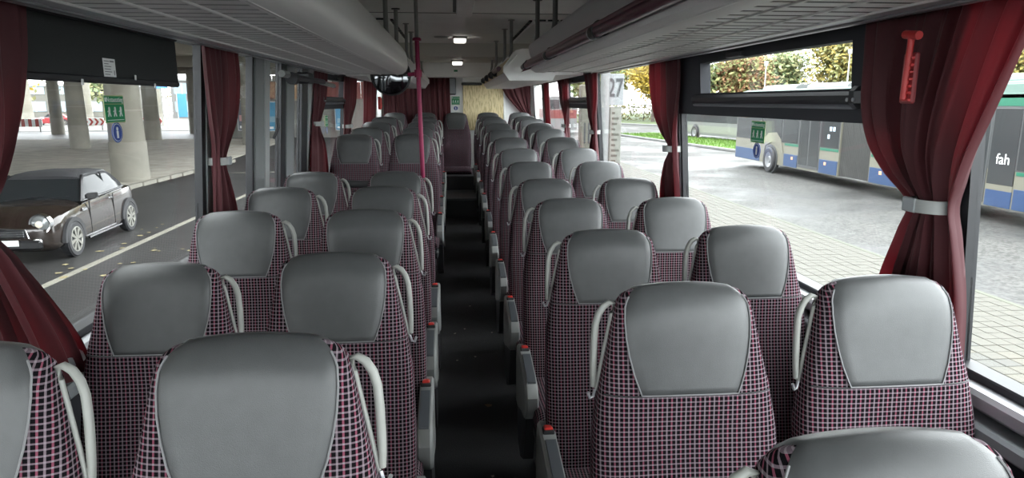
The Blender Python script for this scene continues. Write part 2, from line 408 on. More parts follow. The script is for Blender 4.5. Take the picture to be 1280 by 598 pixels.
def backrest_mesh():
    zs=[.38,.44,.52,.6,.68,.76,.84,.9,.94,.97,.985,1.0,1.03,1.06,1.09,1.12,1.14,1.16,1.175,1.185,1.193,1.200,1.2045,1.2075,1.21]
    b=MB(); uvs=[]; N=40; rings=[]
    for z in zs:
        w=interp(W_T,z); ring=[]
        xs=[]
        for k in range(N+1):    # front from centre round to centre; explicit duplicate seam
            a=-math.pi/2+2*math.pi*k/N
            cx=math.cos(a); sy=math.sin(a)
            x=w*math.copysign(abs(cx)**.5,cx)
            y=seat_front(x,z,back=(sy>0)) if abs(cx)<.9999 else yc(z)
            ring.append((x,y,z+arch(x,z)))
        u=0; prev=ring[0]; us=[0]
        for p in ring[1:]: u+=math.dist(p[:2],prev[:2]); us.append(u); prev=p
        # measure both ways from the front centre so the checks run straight there
        us=[q if k<=N//2 else q-u for k,q in enumerate(us)]
        rings.append(ring); uvs+=[(q+.5,z) for q in us]
    n=N+1
    vs=[p for r in rings for p in r]; fs=[(i*n+k,i*n+k+1,(i+1)*n+k+1,(i+1)*n+k) for i in range(len(zs)-1) for k in range(N)]
    fs.append(tuple(range(N-1,-1,-1))); fs.append(tuple((len(zs)-1)*n+k for k in range(N)))
    b.add(vs,fs); return b.mesh('backrest',MATS['checked_fabric'],None,uvs=uvs)
LW=[(.985,.106),(1.0,.112),(1.03,.122),(1.07,.131),(1.11,.137),(1.15,.139),(1.18,.137),(1.195,.131),(1.2045,.122),(1.21,.108)]
def leather_mesh():
    b=MB(); P=[]; zs=[.985,.99,1.0,1.015,1.03,1.05,1.07,1.09,1.11,1.13,1.15,1.165,1.18,1.19,1.2,1.206,1.21]
    K=22
    for z in zs:
        lw=interp(LW,z); row=[]
        for k in range(K+1):
            x=lw*(2*k/K-1); e=.0045*min(1,(1-abs(2*k/K-1))*14+.15)*min(1,(z-.984)/.006)
            tp=max(0,(z-1.17)/.04)
            row.append((x,seat_front(x,z)-e*(1-.6*tp),z+arch(x,z)+e*tp))
        P.append(row)
    for z in [1.206,1.195,1.18,1.15,1.12]:
        lw=min(interp(LW,z),.135); row=[]
        for k in range(K+1):
            x=lw*(2*k/K-1); e=.0045*min(1,(1-abs(2*k/K-1))*14+.15)
            row.append((x,seat_front(x,z,back=True)+e,z+arch(x,z)+e*max(0,(z-1.17)/.04)))
        P.append(row)
    b.grid(P); return b.mesh('headrest_cover',LEATHER,60)
def piping_mesh():
    b=MB(); pts=[]
    for z in [1.2,1.19,1.18,1.165,1.15,1.13,1.11,1.09,1.07,1.05,1.03,1.015,1.0,.985]:
        x=-interp(LW,z); pts.append((x,seat_front(x,z)-.003,z+arch(x,z)))
    for k in range(1,12):
        x=-.106+.212*k/12; pts.append((x,seat_front(x,.985)-.003,.985+arch(x,.985)))
    for z in [.985,1.0,1.015,1.03,1.05,1.07,1.09,1.11,1.13,1.15,1.165,1.18,1.19,1.2]:
        x=interp(LW,z); pts.append((x,seat_front(x,z)-.003,z+arch(x,z)))
    b.tube(pts,.0019,5); return b.mesh('piping',SEAM,60)
def seam_mesh():
    b=MB(); z=.983
    b.tube([(x,seat_front(x,z)-.0012,z+arch(x,z)) for x in [(-.185+.37*k/24) for k in range(25)]],.0018,5)
    return b.mesh('seam',SHELL,60)
def cushion_mesh():
    b=MB(); ys=[-.60,-.598,-.59,-.57,-.54,-.5,-.42,-.34,-.26,-.18,-.12,-.08]
    uvs=[]; N=32; rings=[]
    for y in ys:
        f=max(0,(-.54-y)/.06); sh=1-.25*f**3 if f<1 else .75
        hz=.058*math.sqrt(max(.02,1-f*f*.98)); w=.207*(1-.08*f*f); zc=.412-.01*f+ .012*max(0,(-.3-y)/.3)
        ring=[]
        for k in range(N+1):
            a=math.pi/2+2*math.pi*k/N; c=math.cos(a); s=math.sin(a)
            x=w*math.copysign(abs(c)**.45,c); z=zc+hz*math.copysign(abs(s)**.5,s)
            if s>0 and y>-.5: z-= .014*(1-(x/w)**2)
            ring.append((x,y,z))
        u=0;us=[0];prev=ring[0]
        for p in ring[1:]: u+=math.dist(p,prev);us.append(u);prev=p
        us=[q if k<=N//2 else q-u for k,q in enumerate(us)]
        rings.append(ring); uvs+=[(.5-q,y) for q in us]
    n=N+1; vs=[p for r in rings for p in r]
    fs=[(i*n+k,i*n+k+1,(i+1)*n+k+1,(i+1)*n+k) for i in range(len(ys)-1) for k in range(N)]
    fs+=[tuple(range(N)),tuple((len(ys)-1)*n+k for k in range(N))]
    b.add(vs,fs); return b.mesh('seat_cushion',MATS['checked_fabric'],50,uvs=uvs)
def handle_mesh(s):
    # closed D loop on the aisle side: inner bar along the seat, thick outer bar
    P=[(.153,1.166),(.164,1.168),(.177,1.160),(.188,1.143),(.195,1.12),(.1985,1.08),(.200,1.04),(.2005,1.01),(.200,.985),(.196,.978),(.192,.990),(.184,1.03),(.175,1.07),(.166,1.11),(.158,1.145)]
    Rr=[.006,.007,.0078,.008,.008,.008,.008,.0075,.007,.006,.005,.0045,.0045,.0045,.005]
    b=MB(); b.tube([(s*x,yc(z)+.008,z) for x,z in P],Rr,8,closed=True,flat=None); return b.mesh('grab_handle',HANDLE,60)
def hook_mesh(s):
    b=MB(); b.tube([(s*.198,yc(1)+.0,.98),(s*.203,yc(1)-.006,.966),(s*.211,yc(1)-.01,.965),(s*.216,yc(1)-.012,.979)],.0035,6); return b.mesh('hook',SILVER,60)
def console_mesh(s):
    prof=[(-.05,.30),(-.05,.50),(-.075,.575),(-.13,.585),(-.2,.575),(-.38,.552),(-.45,.535),(-.485,.50),(-.49,.46),(-.47,.42),(-.42,.385),(-.3,.36),(-.12,.30)]
    b=MB(); x0,x1=s*.187,s*.238
    n=len(prof); cx=-.27; cz=.45
    def ins(p,k): return (cx+(p[0]-cx)*k, cz+(p[1]-cz)*k)
    rings=[[(x,*p) for p in ps] for x,ps in ((x0,[ins(p,.97) for p in prof]),(lerp(x0,x1,.12),prof),(lerp(x0,x1,.85),prof),(x1,[ins(p,.95) for p in prof]))]
    b.loft(rings); return b.mesh('side_console',GREYP,35)
def inlay_mesh(s):
    b=MB(); x0,x1=s*.193,s*.226
    top=[(-.215,.577),(-.30,.5665),(-.38,.556),(-.425,.546)]
    vs=[];
    prof=[(-.205,.570),(-.215,.581),(-.30,.570),(-.39,.559),(-.43,.546),(-.435,.535)]
    b.prism(prof,'x',x0,x1); return b.mesh('arm_pad',INLAY,35)
def buckle_mesh(s):
    b=MB(); M=Matrix.Translation((s*.21,-.155,.585))@Matrix.Rotation(R_(-8),4,'X')
    b.box(-.014,.014,-.018,.018,-.006,.010,.004,M=M); return b.mesh('belt_buckle',RED,30)
def buckle_rim_mesh(s):
    b=MB(); M=Matrix.Translation((s*.21,-.155,.582))@Matrix.Rotation(R_(-8),4,'X')
    b.box(-.019,.019,-.024,.024,-.010,.006,.004,M=M); return b.mesh('buckle_housing',SHELL,30)
def base_mesh():
    b=MB(); b.box(-.20,.20,-.56,-.08,.305,.362,.012); b.box(-.2,.2,-.10,.0,.33,.42,.012); return b.mesh('seat_frame',SHELL,30)
def leg_mesh(s):
    b=MB()
    b.prism([(-.45,.0),(-.08,.0),(-.1,.04),(-.2,.07),(-.17,.31),(-.34,.31),(-.30,.07),(-.43,.04)],'x',s*.10,s*.155); return b.mesh('leg',mat('leg_grey',(.07,.072,.075),.45),30)
def skirt_mesh(s):
    b=MB(); b.prism([(-.06,.30),(-.12,.30),(-.42,.385),(-.40,.30),(-.33,.16),(-.2,.10),(-.08,.12)],'x',s*.19,s*.232); return b.mesh('side_skirt',SHELL,30)
BM=backrest_mesh(); LM=leather_mesh(); PM=piping_mesh(); SM=seam_mesh(); CM=cushion_mesh(); BASE=base_mesh()
HM={s:handle_mesh(s) for s in (-1,1)}; KM={s:hook_mesh(s) for s in (-1,1)}; CON={s:console_mesh(s) for s in (-1,1)}; INL={s:inlay_mesh(s) for s in (-1,1)}
BUK={s:buckle_mesh(s) for s in (-1,1)}; BUR={s:buckle_rim_mesh(s) for s in (-1,1)}; LEG={s:leg_mesh(s) for s in (-1,1)}; SKI={s:skirt_mesh(s) for s in (-1,1)}
def seat(x,y,ztop,side,aisle,label,group,bench=False,podium=None,rz=0):
    # side: +1 when the aisle lies on the +x side of the seat
    o=thing('coach_seat',label,'seat',(x,y,ztop-1.21),rz,group)
    link('backrest',BM,o); h=link('headrest_cover',LM,o); link('piping',PM,h); link('seam',SM,o); link('seat_cushion',CM,o); link('seat_frame',BASE,o)
    if not bench:
        hd=link('grab_handle',HM[side],o); link('hook',KM[side],hd); link('leg',LEG[side],o)
        if aisle:
            c=link('side_console',CON[side],o); link('arm_pad',INL[side],c); r=link('buckle_housing',BUR[side],c); link('belt_buckle',BUK[side],c); link('side_skirt',SKI[side],o)
    return o
ORD=['first','second','third','fourth','fifth','sixth','seventh','eighth','ninth','tenth','eleventh','twelfth','thirteenth']
AX,WX=.414,.874
RY=[.70,1.42,2.17,2.92,3.69,4.46,5.24,6.03,6.82,7.62,8.42,9.16]
RZ=[1.235,1.225,1.205,1.203,1.203,1.23,1.264,1.307,1.35,1.383,1.412,1.428]
for i,(y,z) in enumerate(zip(RY,RZ)):
    seat(AX,y,z,-1,True,('grey topped seat at bottom right, nearest of the right aisle seats' if i==0 else f'checked aisle seat right of the aisle, {ORD[i]} row from the viewer'),'checked coach seats',rz=random.uniform(-.012,.012))
    if i>0: seat(WX,y-.01,z+(.008 if i<3 else 0),-1,False,f'checked window seat on the right side, {ORD[i-1]} counted from the viewer','checked coach seats',rz=random.uniform(-.012,.012))
LY=[1.075,1.85,2.53,3.17,3.88]; LZ=[1.25,1.213,1.226,1.234,1.232]
for i,(y,z) in enumerate(zip(LY,LZ)):
    seat(-AX,y,z,1,True,f'checked aisle seat left of the aisle, {ORD[i]} row from the viewer','checked coach seats',rz=random.uniform(-.012,.012))
    seat(-WX,y-.0,z-(.02 if i==1 else 0),1,False,f'checked window seat on the left side before the door, {ORD[i]} from the viewer','checked coach seats',rz=random.uniform(-.012,.012))
BY=[5.58,6.40,7.20,8.05]; BZ=[1.362,1.384,1.413,1.444]
for i,(y,z) in enumerate(zip(BY,BZ)):
    seat(-AX,y,z,1,True,f'raised aisle seat behind the centre door, {ORD[i]} row past the pole','checked coach seats')
    seat(-WX,y,z,1,False,f'raised window seat behind the centre door, {ORD[i]} row past the pole','checked coach seats')
for x,l in ((-.91,'rear bench seat in the left corner by the back curtain'),(-.482,'rear bench seat left of the centre bench seat'),(-.045,'middle rear bench seat facing straight down the aisle'),(.414,'rear bench seat in front of the beige panel'),(.874,'rear bench seat in the right corner by the window')):
    seat(x,9.93,1.462,1,False,l,'rear bench seats',bench=True)
# podium under the left rear seats
pd=MB().prism([(5.25,-.02),(5.25,.14),(9.42,.275),(9.42,-.02)],'x',-1.168,-.25).build('floor_podium',CARPET); tag(pd,'dark carpeted podium under the left rear seats','podium',kind='structure')

# ================================================================== LUGGAGE RACKS
UZ=1.825                       # underside of the front racks
def rack_front(s, y1, label, rail):
    o=thing('luggage_rack',label,'luggage rack',(0,-1.2,UZ))
    L=y1+1.2
    # ribbed underside: three bands between |x| = .50 and .905
    xs=[.505,.64,.775,.905]
    b=MB(); b.box(s*.50,s*.905,0,L,.0016,.05); b.build('tray',mat('slot_shade_dark',(.06,.06,.06),.7) if s>0 else mat('slot_shade_grey',(.38,.385,.38),.6),o)  # tray set almost flush, its colour standing in for shade inside the slots
    for k in range(3):
        sm=MB().box(s*(xs[k]+.008),s*(xs[k+1]-.006),0,.053,.001,.03,.0004).mesh('slat',RACKG)
        for i in range(int(L/.076)): link('slat',sm,o,(0,.076*i,0))
    for x in xs:
        MB().box(s*(x-.006),s*(x+.007),0,L,-.003,.042,.003).build('rib_strip',WHITEP,o)
    # outer duct strip along the window
    MB().prism([(s*.912,.0),(s*1.0,-.004),(s*1.035,.006),(s*1.075,.05),(s*1.03,.09),(s*.912,.06)],'y',0,L).build('air_duct',SILVER,o,smooth=40)
    MB().box(s*.955,s*.97,0,L,-.007,.004,.002).build('duct_groove',mat('groove_grey',(.2,.2,.21),.5),o)
    # front shell
    if not rail:
        P=[(.515,-.004),(.47,.004),(.445,.022),(.431,.05),(.427,.085),(.432,.13),(.445,.17),(.465,.2),(.49,.215),(.505,.2),(.51,.05)]
        c=MB(); c.prism([(s*x,z) for x,z in P],'y',0,L); c.build('front_shell',RACKG,o,smooth=40)
        c=MB(); c.prism([(s*(lerp(.47,x,1.03)),lerp(.1,z,1.03)) for x,z in P],'y',L-.02,L+.006); c.build('end_trim',mat('trim_shadow',(.22,.22,.22),.5),o,smooth=40)  # darker grey trim round the rack end
    else:
        P=[(.56,-.006),(.50,.0),(.475,.014),(.47,.03),(.49,.042),(.56,.04)]
        c=MB(); c.prism([(s*x,z) for x,z in P],'y',0,L); c.build('front_lip',RACKG,o,smooth=40)
        P=[(.49,.035),(.475,.07),(.455,.12),(.447,.165),(.455,.185),(.475,.19),(.50,.17),(.51,.05)]
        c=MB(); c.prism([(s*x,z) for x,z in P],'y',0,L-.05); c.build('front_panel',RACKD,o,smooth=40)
        t=MB(); t.tube([(s*.438,-.0,.045),(s*.438,L+.22,.045)],.021,12); t.build('handrail',MAROON,o,smooth=50)
        t=MB(); t.tube([(s*.428,-.0,.062),(s*.428,L-.2,.062)],.011,8); t.build('rail_highlight',mat('maroon_dark',(.10,.01,.03),.3),o,smooth=50)
        for yb in (.6,2.0,3.75,5.02,L+.02):
            q=MB(); q.tube([(s*.438,yb-.035,.045),(s*.438,yb+.035,.045)],.027,12); q.box(s*.43,s*.485,yb-.03,yb+.03,.03,.085,.01); br=q.build('rail_bracket',SHELL,o,smooth=40)
            q=MB(); q.tube([(s*.438,yb+.036,.045),(s*.438,yb+.05,.045)],.0275,12); q.build('clamp_ring',SILVER,br,smooth=40)
        q=MB(); q.box(s*.49,s*.56,-.0,L-.1,.015,.02); 
        q=MB(); q.prism([(s*.40,.0),(s*.49,.03),(s*.49,.09)],'y',L+.0,L+.02); q.build('rail_end',MAROON,o)
    # end plate
    MB().box(s*.505,s*.92,L-.02,L,.0,.20,.01).build('end_plate',WHITEP,o)
    # support rods up to the ceiling
    for yr in [y1+1.2-.12, y1+1.2-.95, y1+1.2-2.9, y1+1.2-3.7]:
        top=CZ-UZ
        r=MB(); xx=s*.50
        r.tube([(xx,yr,top),(xx,yr,.30),(xx,yr,.24),(xx-s*.008,yr-.02,.205),(xx-s*.01,yr-.04,.17)],.015,10); rr=r.build('support_rod',GREYP,o,smooth=50)
        MB().lathe([(0,0),(.032,0),(.032,-.006),(0,-.006)],(xx,yr,top),'z',14).build('flange',SHELL,rr)
    return o
rack_front(-1,5.48,'pale grey ribbed luggage rack with rounded front along left windows',False)
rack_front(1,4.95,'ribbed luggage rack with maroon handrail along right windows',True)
# rear racks
def rack_rear(s, xi, xo, y0, y1, label, front, rail):
    o=thing('luggage_rack',label,'luggage rack',(0,y0,1.79)); L=y1-y0
    P=[(xi+.05,.0),(xi,.07),(xi,.11),(xi+.10,.24),(xi+.16,.255),(xo-.02,.255),(xo,.12),(xo-.06,.0)]
    MB().prism([(s*x,z) for x,z in P],'y',.012,L).build('rack_body',RACKG,o)
    MB().prism([(s*x,z) for x,z in P],'y',-.02,.012).build('end_cap',WHITEP,o)
    MB().box(s*(xo-.08),s*1.0,.0,L,.045,.075,.004).build('outer_shelf',WHITEP,o)
    MB().prism([(s*(xi-.004),.065),(s*(xi-.004),.115),(s*(xi+.05),.18),(s*(xi+.06),.17),(s*(xi+.04),.05)],'y',.03,L).build('front_board',front,o)
    M=MB(); M.tube([(s*(xi+.03),-.026,.12),(s*(xi+.11),-.026,.205)],.007,6); M.build('cap_ridge',WHITEP,o)
    if rail:
        MB().tube([(s*(xi-.03),.1,.1),(s*(xi-.03),.75,.1)],.02,8).build('handrail',MAROON,o,smooth=50)
        for yb in (.75,1.4,2.3,3.2): 
            MB().box(s*(xi-.05),s*(xi+.02),yb,yb+.12,.06,.13,.02).build('rail_bracket',SHELL,o)
    for yr in (.25,1.0,2.3,3.2):
        top=CZ-1.79 if y0+yr<8.4 else 2.14-1.79
        r=MB(); xx=s*(xi+.09); r.tube([(xx,yr,top),(xx,yr,.27),(xx-s*.015,yr-.02,.20)],.014,8); rr=r.build('support_rod',GREYP,o,smooth=50)
        MB().lathe([(0,0),(.028,0),(.028,-.006),(0,-.006)],(xx,yr,top),'z',12).build('flange',GREYP,rr)
    return o
rack_rear(1,.33,.80,5.75,9.55,'short rear luggage rack on the right with white end cap',mat('beech_board',(.62,.50,.28),.5,var=.06,scale=6),True)
rack_rear(-1,.40,.85,6.1,9.4,'short rear luggage rack on the left behind the mirror',RACKG,False)

# ceiling fittings
def ceiling_lamp(x,y,z,label):
    o=thing('ceiling_lamp',label,'lamp',(x,y,z),group='small ceiling lamps')
    MB().box(-.075,.075,-.12,.12,-.02,.0,.004).build('lamp_base',GREYP,o)
    MB().box(-.066,.066,-.11,.11,-.055,-.018,.012).build('diffuser',mat('lamp_diffuser',(.85,.84,.80),.5,emit=((1,.95,.86),.4)),o,smooth=30)
ceiling_lamp(.0,7.65,CZ,'small square lamp on the ceiling before the lowered panel'); ceiling_lamp(-.02,9.1,2.14,'small square lamp on the lowered rear ceiling panel')
sp=thing('ceiling_speaker','flat round speaker on the ceiling left of the lamp','speaker',(-.2,7.55,CZ))
MB().lathe([(0,-.012),(.07,-.012),(.085,0),(0,0)],(0,0,0),'z',24).build('grille',GREYP,sp,smooth=30); MB().lathe([(.086,0),(.1,0),(.098,-.006),(.088,-.006)],(0,0,0),'z',24).build('ring',WHITEP,sp,smooth=30)

# pole, mirror, rail at the door
p=thing('grab_pole','magenta upright pole beside the centre door','pole',(-.29,4.88,.0))
MB().tube([(0,0,.0),(-.036,.0,2.04)],.0155,12).build('pole_tube',PINK,p,smooth=50)
MB().tube([(-.036,0,2.03),(-.037,0,CZ)],.013,10).build('upper_rod',GREYP,p,smooth=50)
MB().lathe([(0,0),(.03,0),(.03,.012),(.022,.02),(0,.02)],(-.036,0,2.03),'z',16).build('top_cap',PINK,p,smooth=40)
MB().tube([(-.032,0,1.81),(-.10,.06,1.805)],.014,10).build('mirror_arm',PINK,p,smooth=50)
MB().tube([(-.032,0,1.785),(-.0325,0,1.835)],.026,12).build('clamp',PINK,p,smooth=50)
MB().lathe([(0,0),(.045,0),(.045,.008),(.025,.02),(0,.02)],(0,0,0.0),'z',16).build('foot_flange',SILVER,p,smooth=40)
m=thing('convex_mirror','round black framed mirror hanging behind the left rack end','mirror',(-.575,5.62,1.825))
MB().lathe([(.001,-.018),(.06,-.0155),(.11,-.009),(.15,.0)],(0,0,0),'y',32).build('mirror_face',mat('mirror_glass',(.10,.105,.11),.06,1),m,smooth=50)
MB().lathe([(.148,-.012),(.160,-.008),(.160,.02),(.12,.04),(0,.045),(0,.01),(.148,.0)],(0,0,0),'y',32).build('mirror_rim',BLACK,m,smooth=40)
MB().tube([(.0,.04,.0),(.0,.03,.03),(.0,-.13,.06)],.012,8).build('mirror_bracket',SHELL,m)
rl=thing('guard_rail','magenta rail with black padded sleeve behind the door','rail',(-.78,4.88,.1))
MB().tube([(-.33,.0,-.08),(-.33,.0,.90),(-.31,0,.945),(-.25,.0,.955),(.40,0,.925)],.0165,10).build('rail_tube',PINK,rl,smooth=50)
MB().tube([(-.09,0,.95),(.13,0,.94)],.026,12).build('padded_sleeve',RUBBER,rl,smooth=50)
MB().tube([(.40,0,-.08),(.40,0,.925)],.0165,10).build('rail_post',PINK,rl,smooth=50)

# roller blind on the left window
rb=thing('roller_blind','black roller blind lowered over the top of the left window','blind',(-1.095,2.19,1.675))
MB().box(-.006,.006,-.68,.465,.012,.19).build('blind_sheet',mat('blind_cloth',(.020,.023,.023),.85,bump=.4,bscale=500),rb)
MB().box(-.010,.010,-.68,.468,-.004,.018,.006).build('bottom_bar',BLACK,rb)
MB().tube([(0,-.68,.175),(0,.465,.175)],.02,10).build('blind_roller',BLACK,rb)
# only small marks on it
nt=thing('notice_label','white printed label stuck on the black blind','label',(-1.088,2.145,1.716))
MB().box(0,.0008,-.036,.036,-.025,.027).build('paper',WHITE,nt)
gk=mat('print_grey',(.25,.25,.25),.6)
for k in range(6): MB().box(.0008,.0013,-.030,-.030+[.03,.025,.04,.036,.042,.03][k],.018-.0075*k,.0205-.0075*k).build('print_line',gk,nt)
MB().box(.0008,.0013,.004,.028,.017,.022).build('print_line',gk,nt); MB().box(.0008,.0013,.024,.029,-.02,-.006).build('print_line',gk,nt)
for k,(yy,zz) in enumerate(((2.30,1.694),(2.44,1.672),(1.98,1.672))):
    q=MB(); q.box(-1.086,-1.083,yy-.005,yy+.005,zz-.008,zz+.008,.001); tag(q.build('blind_clip',WHITE),['small white clip near the label on the black blind','small white clip at the right of the blind bottom','small white clip at the left of the blind bottom'][k],'clip',group='clips on the blind')

# emergency stickers
GRN=mat('sticker_green',(.0,.23,.085),.5); BLU=mat('sticker_blue',(.02,.06,.28),.5); WH=mat('sticker_white',(.8,.82,.8),.5); GLD=mat('sticker_edge',(.35,.42,.2),.5)
def sticker(loc, wid, hei, rot, label, lab2, gap=.035):
    # local: x right, z up, faces -y
    o=thing('exit_sticker',label,'sticker',loc); o.rotation_euler=rot
    MB().box(-wid/2,wid/2,0,.0012,-hei/2,hei/2).build('backing',GLD,o)
    MB().box(-wid/2+.003,wid/2-.003,-.0006,0,hei*.20,hei/2-.003).build('header_field',GRN,o)
    MB().box(-wid/2+.003,wid/2-.003,-.0006,0,-hei*.5+.003,hei*.17).build('picture_field',GRN,o)
    t=link('lettering',text_mesh('lettering','Notausstieg',wid*.175,WH,.0003),o,(0.004,-.0009,hei*.34)); t.rotation_euler=(R_(90),0,0)
    for k in range(3):
        cx=(-.29+.29*k)*wid; b=MB()
        b.lathe([(0,-.0005),(.045*wid,-.0005),(.045*wid,.0),(0,0)],(cx,-.0007,.02*hei),'y',10)
        b.prism([(cx-.02*wid,-.0*hei),(cx+.05*wid,-.01*hei),(cx+.035*wid,-.13*hei),(cx+.08*wid,-.27*hei),(cx+.03*wid,-.27*hei),(cx-.0*wid,-.16*hei),(cx-.05*wid,-.28*hei),(cx-.09*wid,-.26*hei),(cx-.045*wid,-.1*hei),(cx-.09*wid,-.06*hei),(cx-.1*wid,-.1*hei)],'y',-.0012,-.0006)
        b.build('pictogram',WH,o)
    MB().box(-.42*wid,.42*wid,-.0012,-.0006,-.41*hei,-.385*hei).build('rule_line',WH,o)
    MB().box(-.46*wid,-.38*wid,-.0012,-.0006,.27*hei,.42*hei).build('pictogram',WH,o)
    e=thing('notice_sticker',lab2,'sticker',(0,0,0)); e.rotation_euler=rot
    dz=-hei/2-gap; Mx=o.rotation_euler.to_matrix(); e.location=Vector(loc)+Mx@Vector((0,0,dz))
    pts=[(.30*wid*math.cos(2*math.pi*k/24),.25*wid*math.sin(2*math.pi*k/24)) for k in range(24)]
    MB().prism([(x*.9,z) for x,z in pts],'y',0,.0012).build('oval',BLU,e)
    MB().prism([(x*.78,z*.88) for x,z in pts],'y',-.0004,0).build('oval_ring',WH,e); MB().prism([(x*.72,z*.82) for x,z in pts],'y',-.0008,-.0004).build('oval_field',BLU,e)
    b=MB(); b.lathe([(0,-.0012),(.05*wid,-.0012),(.05*wid,-.0008),(0,-.0008)],(0,0,.09*wid),'y',10); b.box(-.05*wid,.05*wid,-.0012,-.0008,-.14*wid,.04*wid); b.build('pictogram',WH,e)
lean=math.atan2(.065,.9)
sticker((-1.128,2.235,1.597),.125,.083,(0,0,R_(90)),'green emergency exit sticker on the left window pane','blue oval sticker on the left window below the green one',.030)
sticker((1.128,2.66,1.50),.125,.086,(0,0,R_(-90)),'green emergency exit sticker on the right window pane','blue oval sticker on the right window below the green one',.030)
sticker((-.045,10.31,1.632),.12,.12,(0,0,0),'green emergency exit sticker on the rear wall','blue round sticker on the rear wall below the green one',.05)
sticker((-1.138,5.86,1.46),.125,.09,(0,0,R_(90)),'green emergency sticker on the left window behind the door','tiny blue oval sticker on the window behind the door',.03)

# rear wall fittings
bp=thing('beige_panel','beige patterned panel covering the rear window','panel',(.363,10.29,1.30))
m=bpy.data.materials.new('beige_print'); m.use_nodes=True; MATS['beige_print']=m; nt_=m.node_tree; bs=nt_.nodes['Principled BSDF']; bs.inputs['Roughness'].default_value=.55
tc=nt_.nodes.new('ShaderNodeTexCoord'); mp=nt_.nodes.new('ShaderNodeMapping'); mp.inputs['Scale'].default_value=(60,1,9); mp.inputs['Rotation'].default_value=(0,R_(12),0)
nz=nt_.nodes.new('ShaderNodeTexNoise'); nz.inputs['Scale'].default_value=1.0; cr=nt_.nodes.new('ShaderNodeValToRGB'); cr.color_ramp.elements[0].position=.42; cr.color_ramp.elements[1].position=.5
cr.color_ramp.elements[0].color=(.55,.44,.22,1); cr.color_ramp.elements[1].color=(.80,.68,.40,1)
nt_.links.new(tc.outputs['Object'],mp.inputs[0]); nt_.links.new(mp.outputs[0],nz.inputs[0]); nt_.links.new(nz.outputs[0],cr.inputs[0]); nt_.links.new(cr.outputs[0],bs.inputs[0])
MB().box(-.30,.30,-.01,.02,-.1,.575,.006).build('panel_board',m,bp)
MB().box(.30,.325,-.014,.02,-.1,.60,.004).build('panel_edge',WHITEP,bp)
MB().box(-.32,-.02,-.06,.0,.555,.59,.006).build('shade_bar',BLACK,bp); MB().box(-.31,.2,-.05,.0,.595,.66,.008).build('shade_cassette',WHITE,bp)
mo=thing('wall_monitor','small black box mounted on the rear wall by the curtain','monitor',(-.088,10.25,1.84))
MB().box(-.05,.05,-.03,.06,-.125,.125,.01).build('housing',BLACK,mo); MB().box(-.042,.042,-.034,-.028,-.11,.11,.002).build('screen',mat('dead_screen',(.01,.01,.012),.2),mo)
eh=thing('hammer_box','small red emergency hammer case by the rear left curtain','hammer',(-1.02,8.9,1.60))
MB().box(-.01,.03,-.03,.03,-.08,.08,.008).build('case',mat('signal_red',(.55,.04,.03),.45),eh); MB().box(.03,.036,-.02,.02,-.06,.06,.002).build('case_lid',RED,eh)

# emergency hammer in front of the large right curtain
SR=mat('hammer_red',(.50,.035,.035),.45)
h=thing('emergency_hammer','red emergency hammer hanging before the large right curtain','hammer',(.985,1.56,1.67))
MB().box(-.006,.006,-.026,.022,-.055,.062,.004).build('holder',mat('holder_red',(.22,.02,.025),.5),h)
for k in range(7): MB().box(-.012,-.004,-.022,.004,-.05+.016*k,-.043+.016*k,.002).build('holder_rib',SR,h)
MB().tube([(-.012,-.004,-.045),(-.012,-.010,.095)],.0075,10).build('handle',SR,h,smooth=50)
MB().tube([(-.012,-.036,.098),(-.012,.014,.104)],.010,10).build('hammer_head',SR,h,smooth=50)

# ================================================================== CURTAINS
CUR=MATS['curtain_red']
def curtain(label, s, rows, folds=7, tie=None, seed=0, base=.055, rear=False, group='red window curtains'):
    if not rear:
        K=.975; rows=[(z,a*K,b_*K,d*.95) for z,a,b_,d in rows]; base=.018; folds=int(folds*1.5)
        if tie: tie=(tie[0],tie[1]*K,tie[2]*K)
    # rows: (z, along_a, along_b, fold depth), top to bottom
    rnd=random.Random(seed); ph=[rnd.uniform(0,6.28) for _ in range(6)]
    zt,zb=rows[0][0],rows[-1][0]
    ta=sorted((r[0],r[1]) for r in rows); tb=sorted((r[0],r[2]) for r in rows); td=sorted((r[0],r[3]) for r in rows)
    o=thing('window_curtain',label,'curtain',(0,0,0),group=group)
    nu,nz=130,46; P=[]
    for j in range(nz+1):
        z=lerp(zt,zb,j/nz); a=smooth_interp(ta,z); b_=smooth_interp(tb,z); d=interp(td,z); row=[]
        for i in range(nu+1):
            u=i/nu
            f=math.sin(2*math.pi*folds*u+ph[0]+.5*math.sin(3.1*u+ph[1]))*.55+math.sin(2*math.pi*folds*1.63*u+ph[2]+2.2*(z-1.4))*.3+.35*math.sin(2*math.pi*1.5*u+ph[3]+1.5*z)
            al=lerp(a,b_,u)+ .006*math.sin(2*math.pi*folds*1.3*u+ph[4])
            off=base+d*.5*(1+f*.75)
            if rear: row.append((al, 10.29-off, z))
            else: row.append((s*(wall_x(z)-off), al, z))
        P.append(row)
    MB().grid(P).build('drape',CUR,o,smooth=80,recalc=False)
    if tie:
        z,a,b_=tie; d=interp(td,z)
        n=28; c=(a+b_)/2; hw=(b_-a)/2-.004
        ring=lambda k,zz:[(s*(wall_x(z)-base-d*.5+ (d*.62+.008)*k*math.sin(2*math.pi*i/n)), c+hw*k*math.cos(2*math.pi*i/n), zz) for i in range(n)]
        bb=MB(); bb.loft([ring(1.0,z-.016),ring(1.0,z+.016),ring(.86,z+.016),ring(.86,z-.016),ring(1.0,z-.016)],cap=False); bb.build('tie_band',GREYP,o,smooth=40)
        xx=s*(wall_x(z)-base-d*1.15-.004)
        q=MB(); q.box(xx-.004,xx+.004,c-hw*.1,c+hw*.8,z-.018,z+.018,.003); q.build('tie_clip',PILLAR,o,smooth=30)
    return o
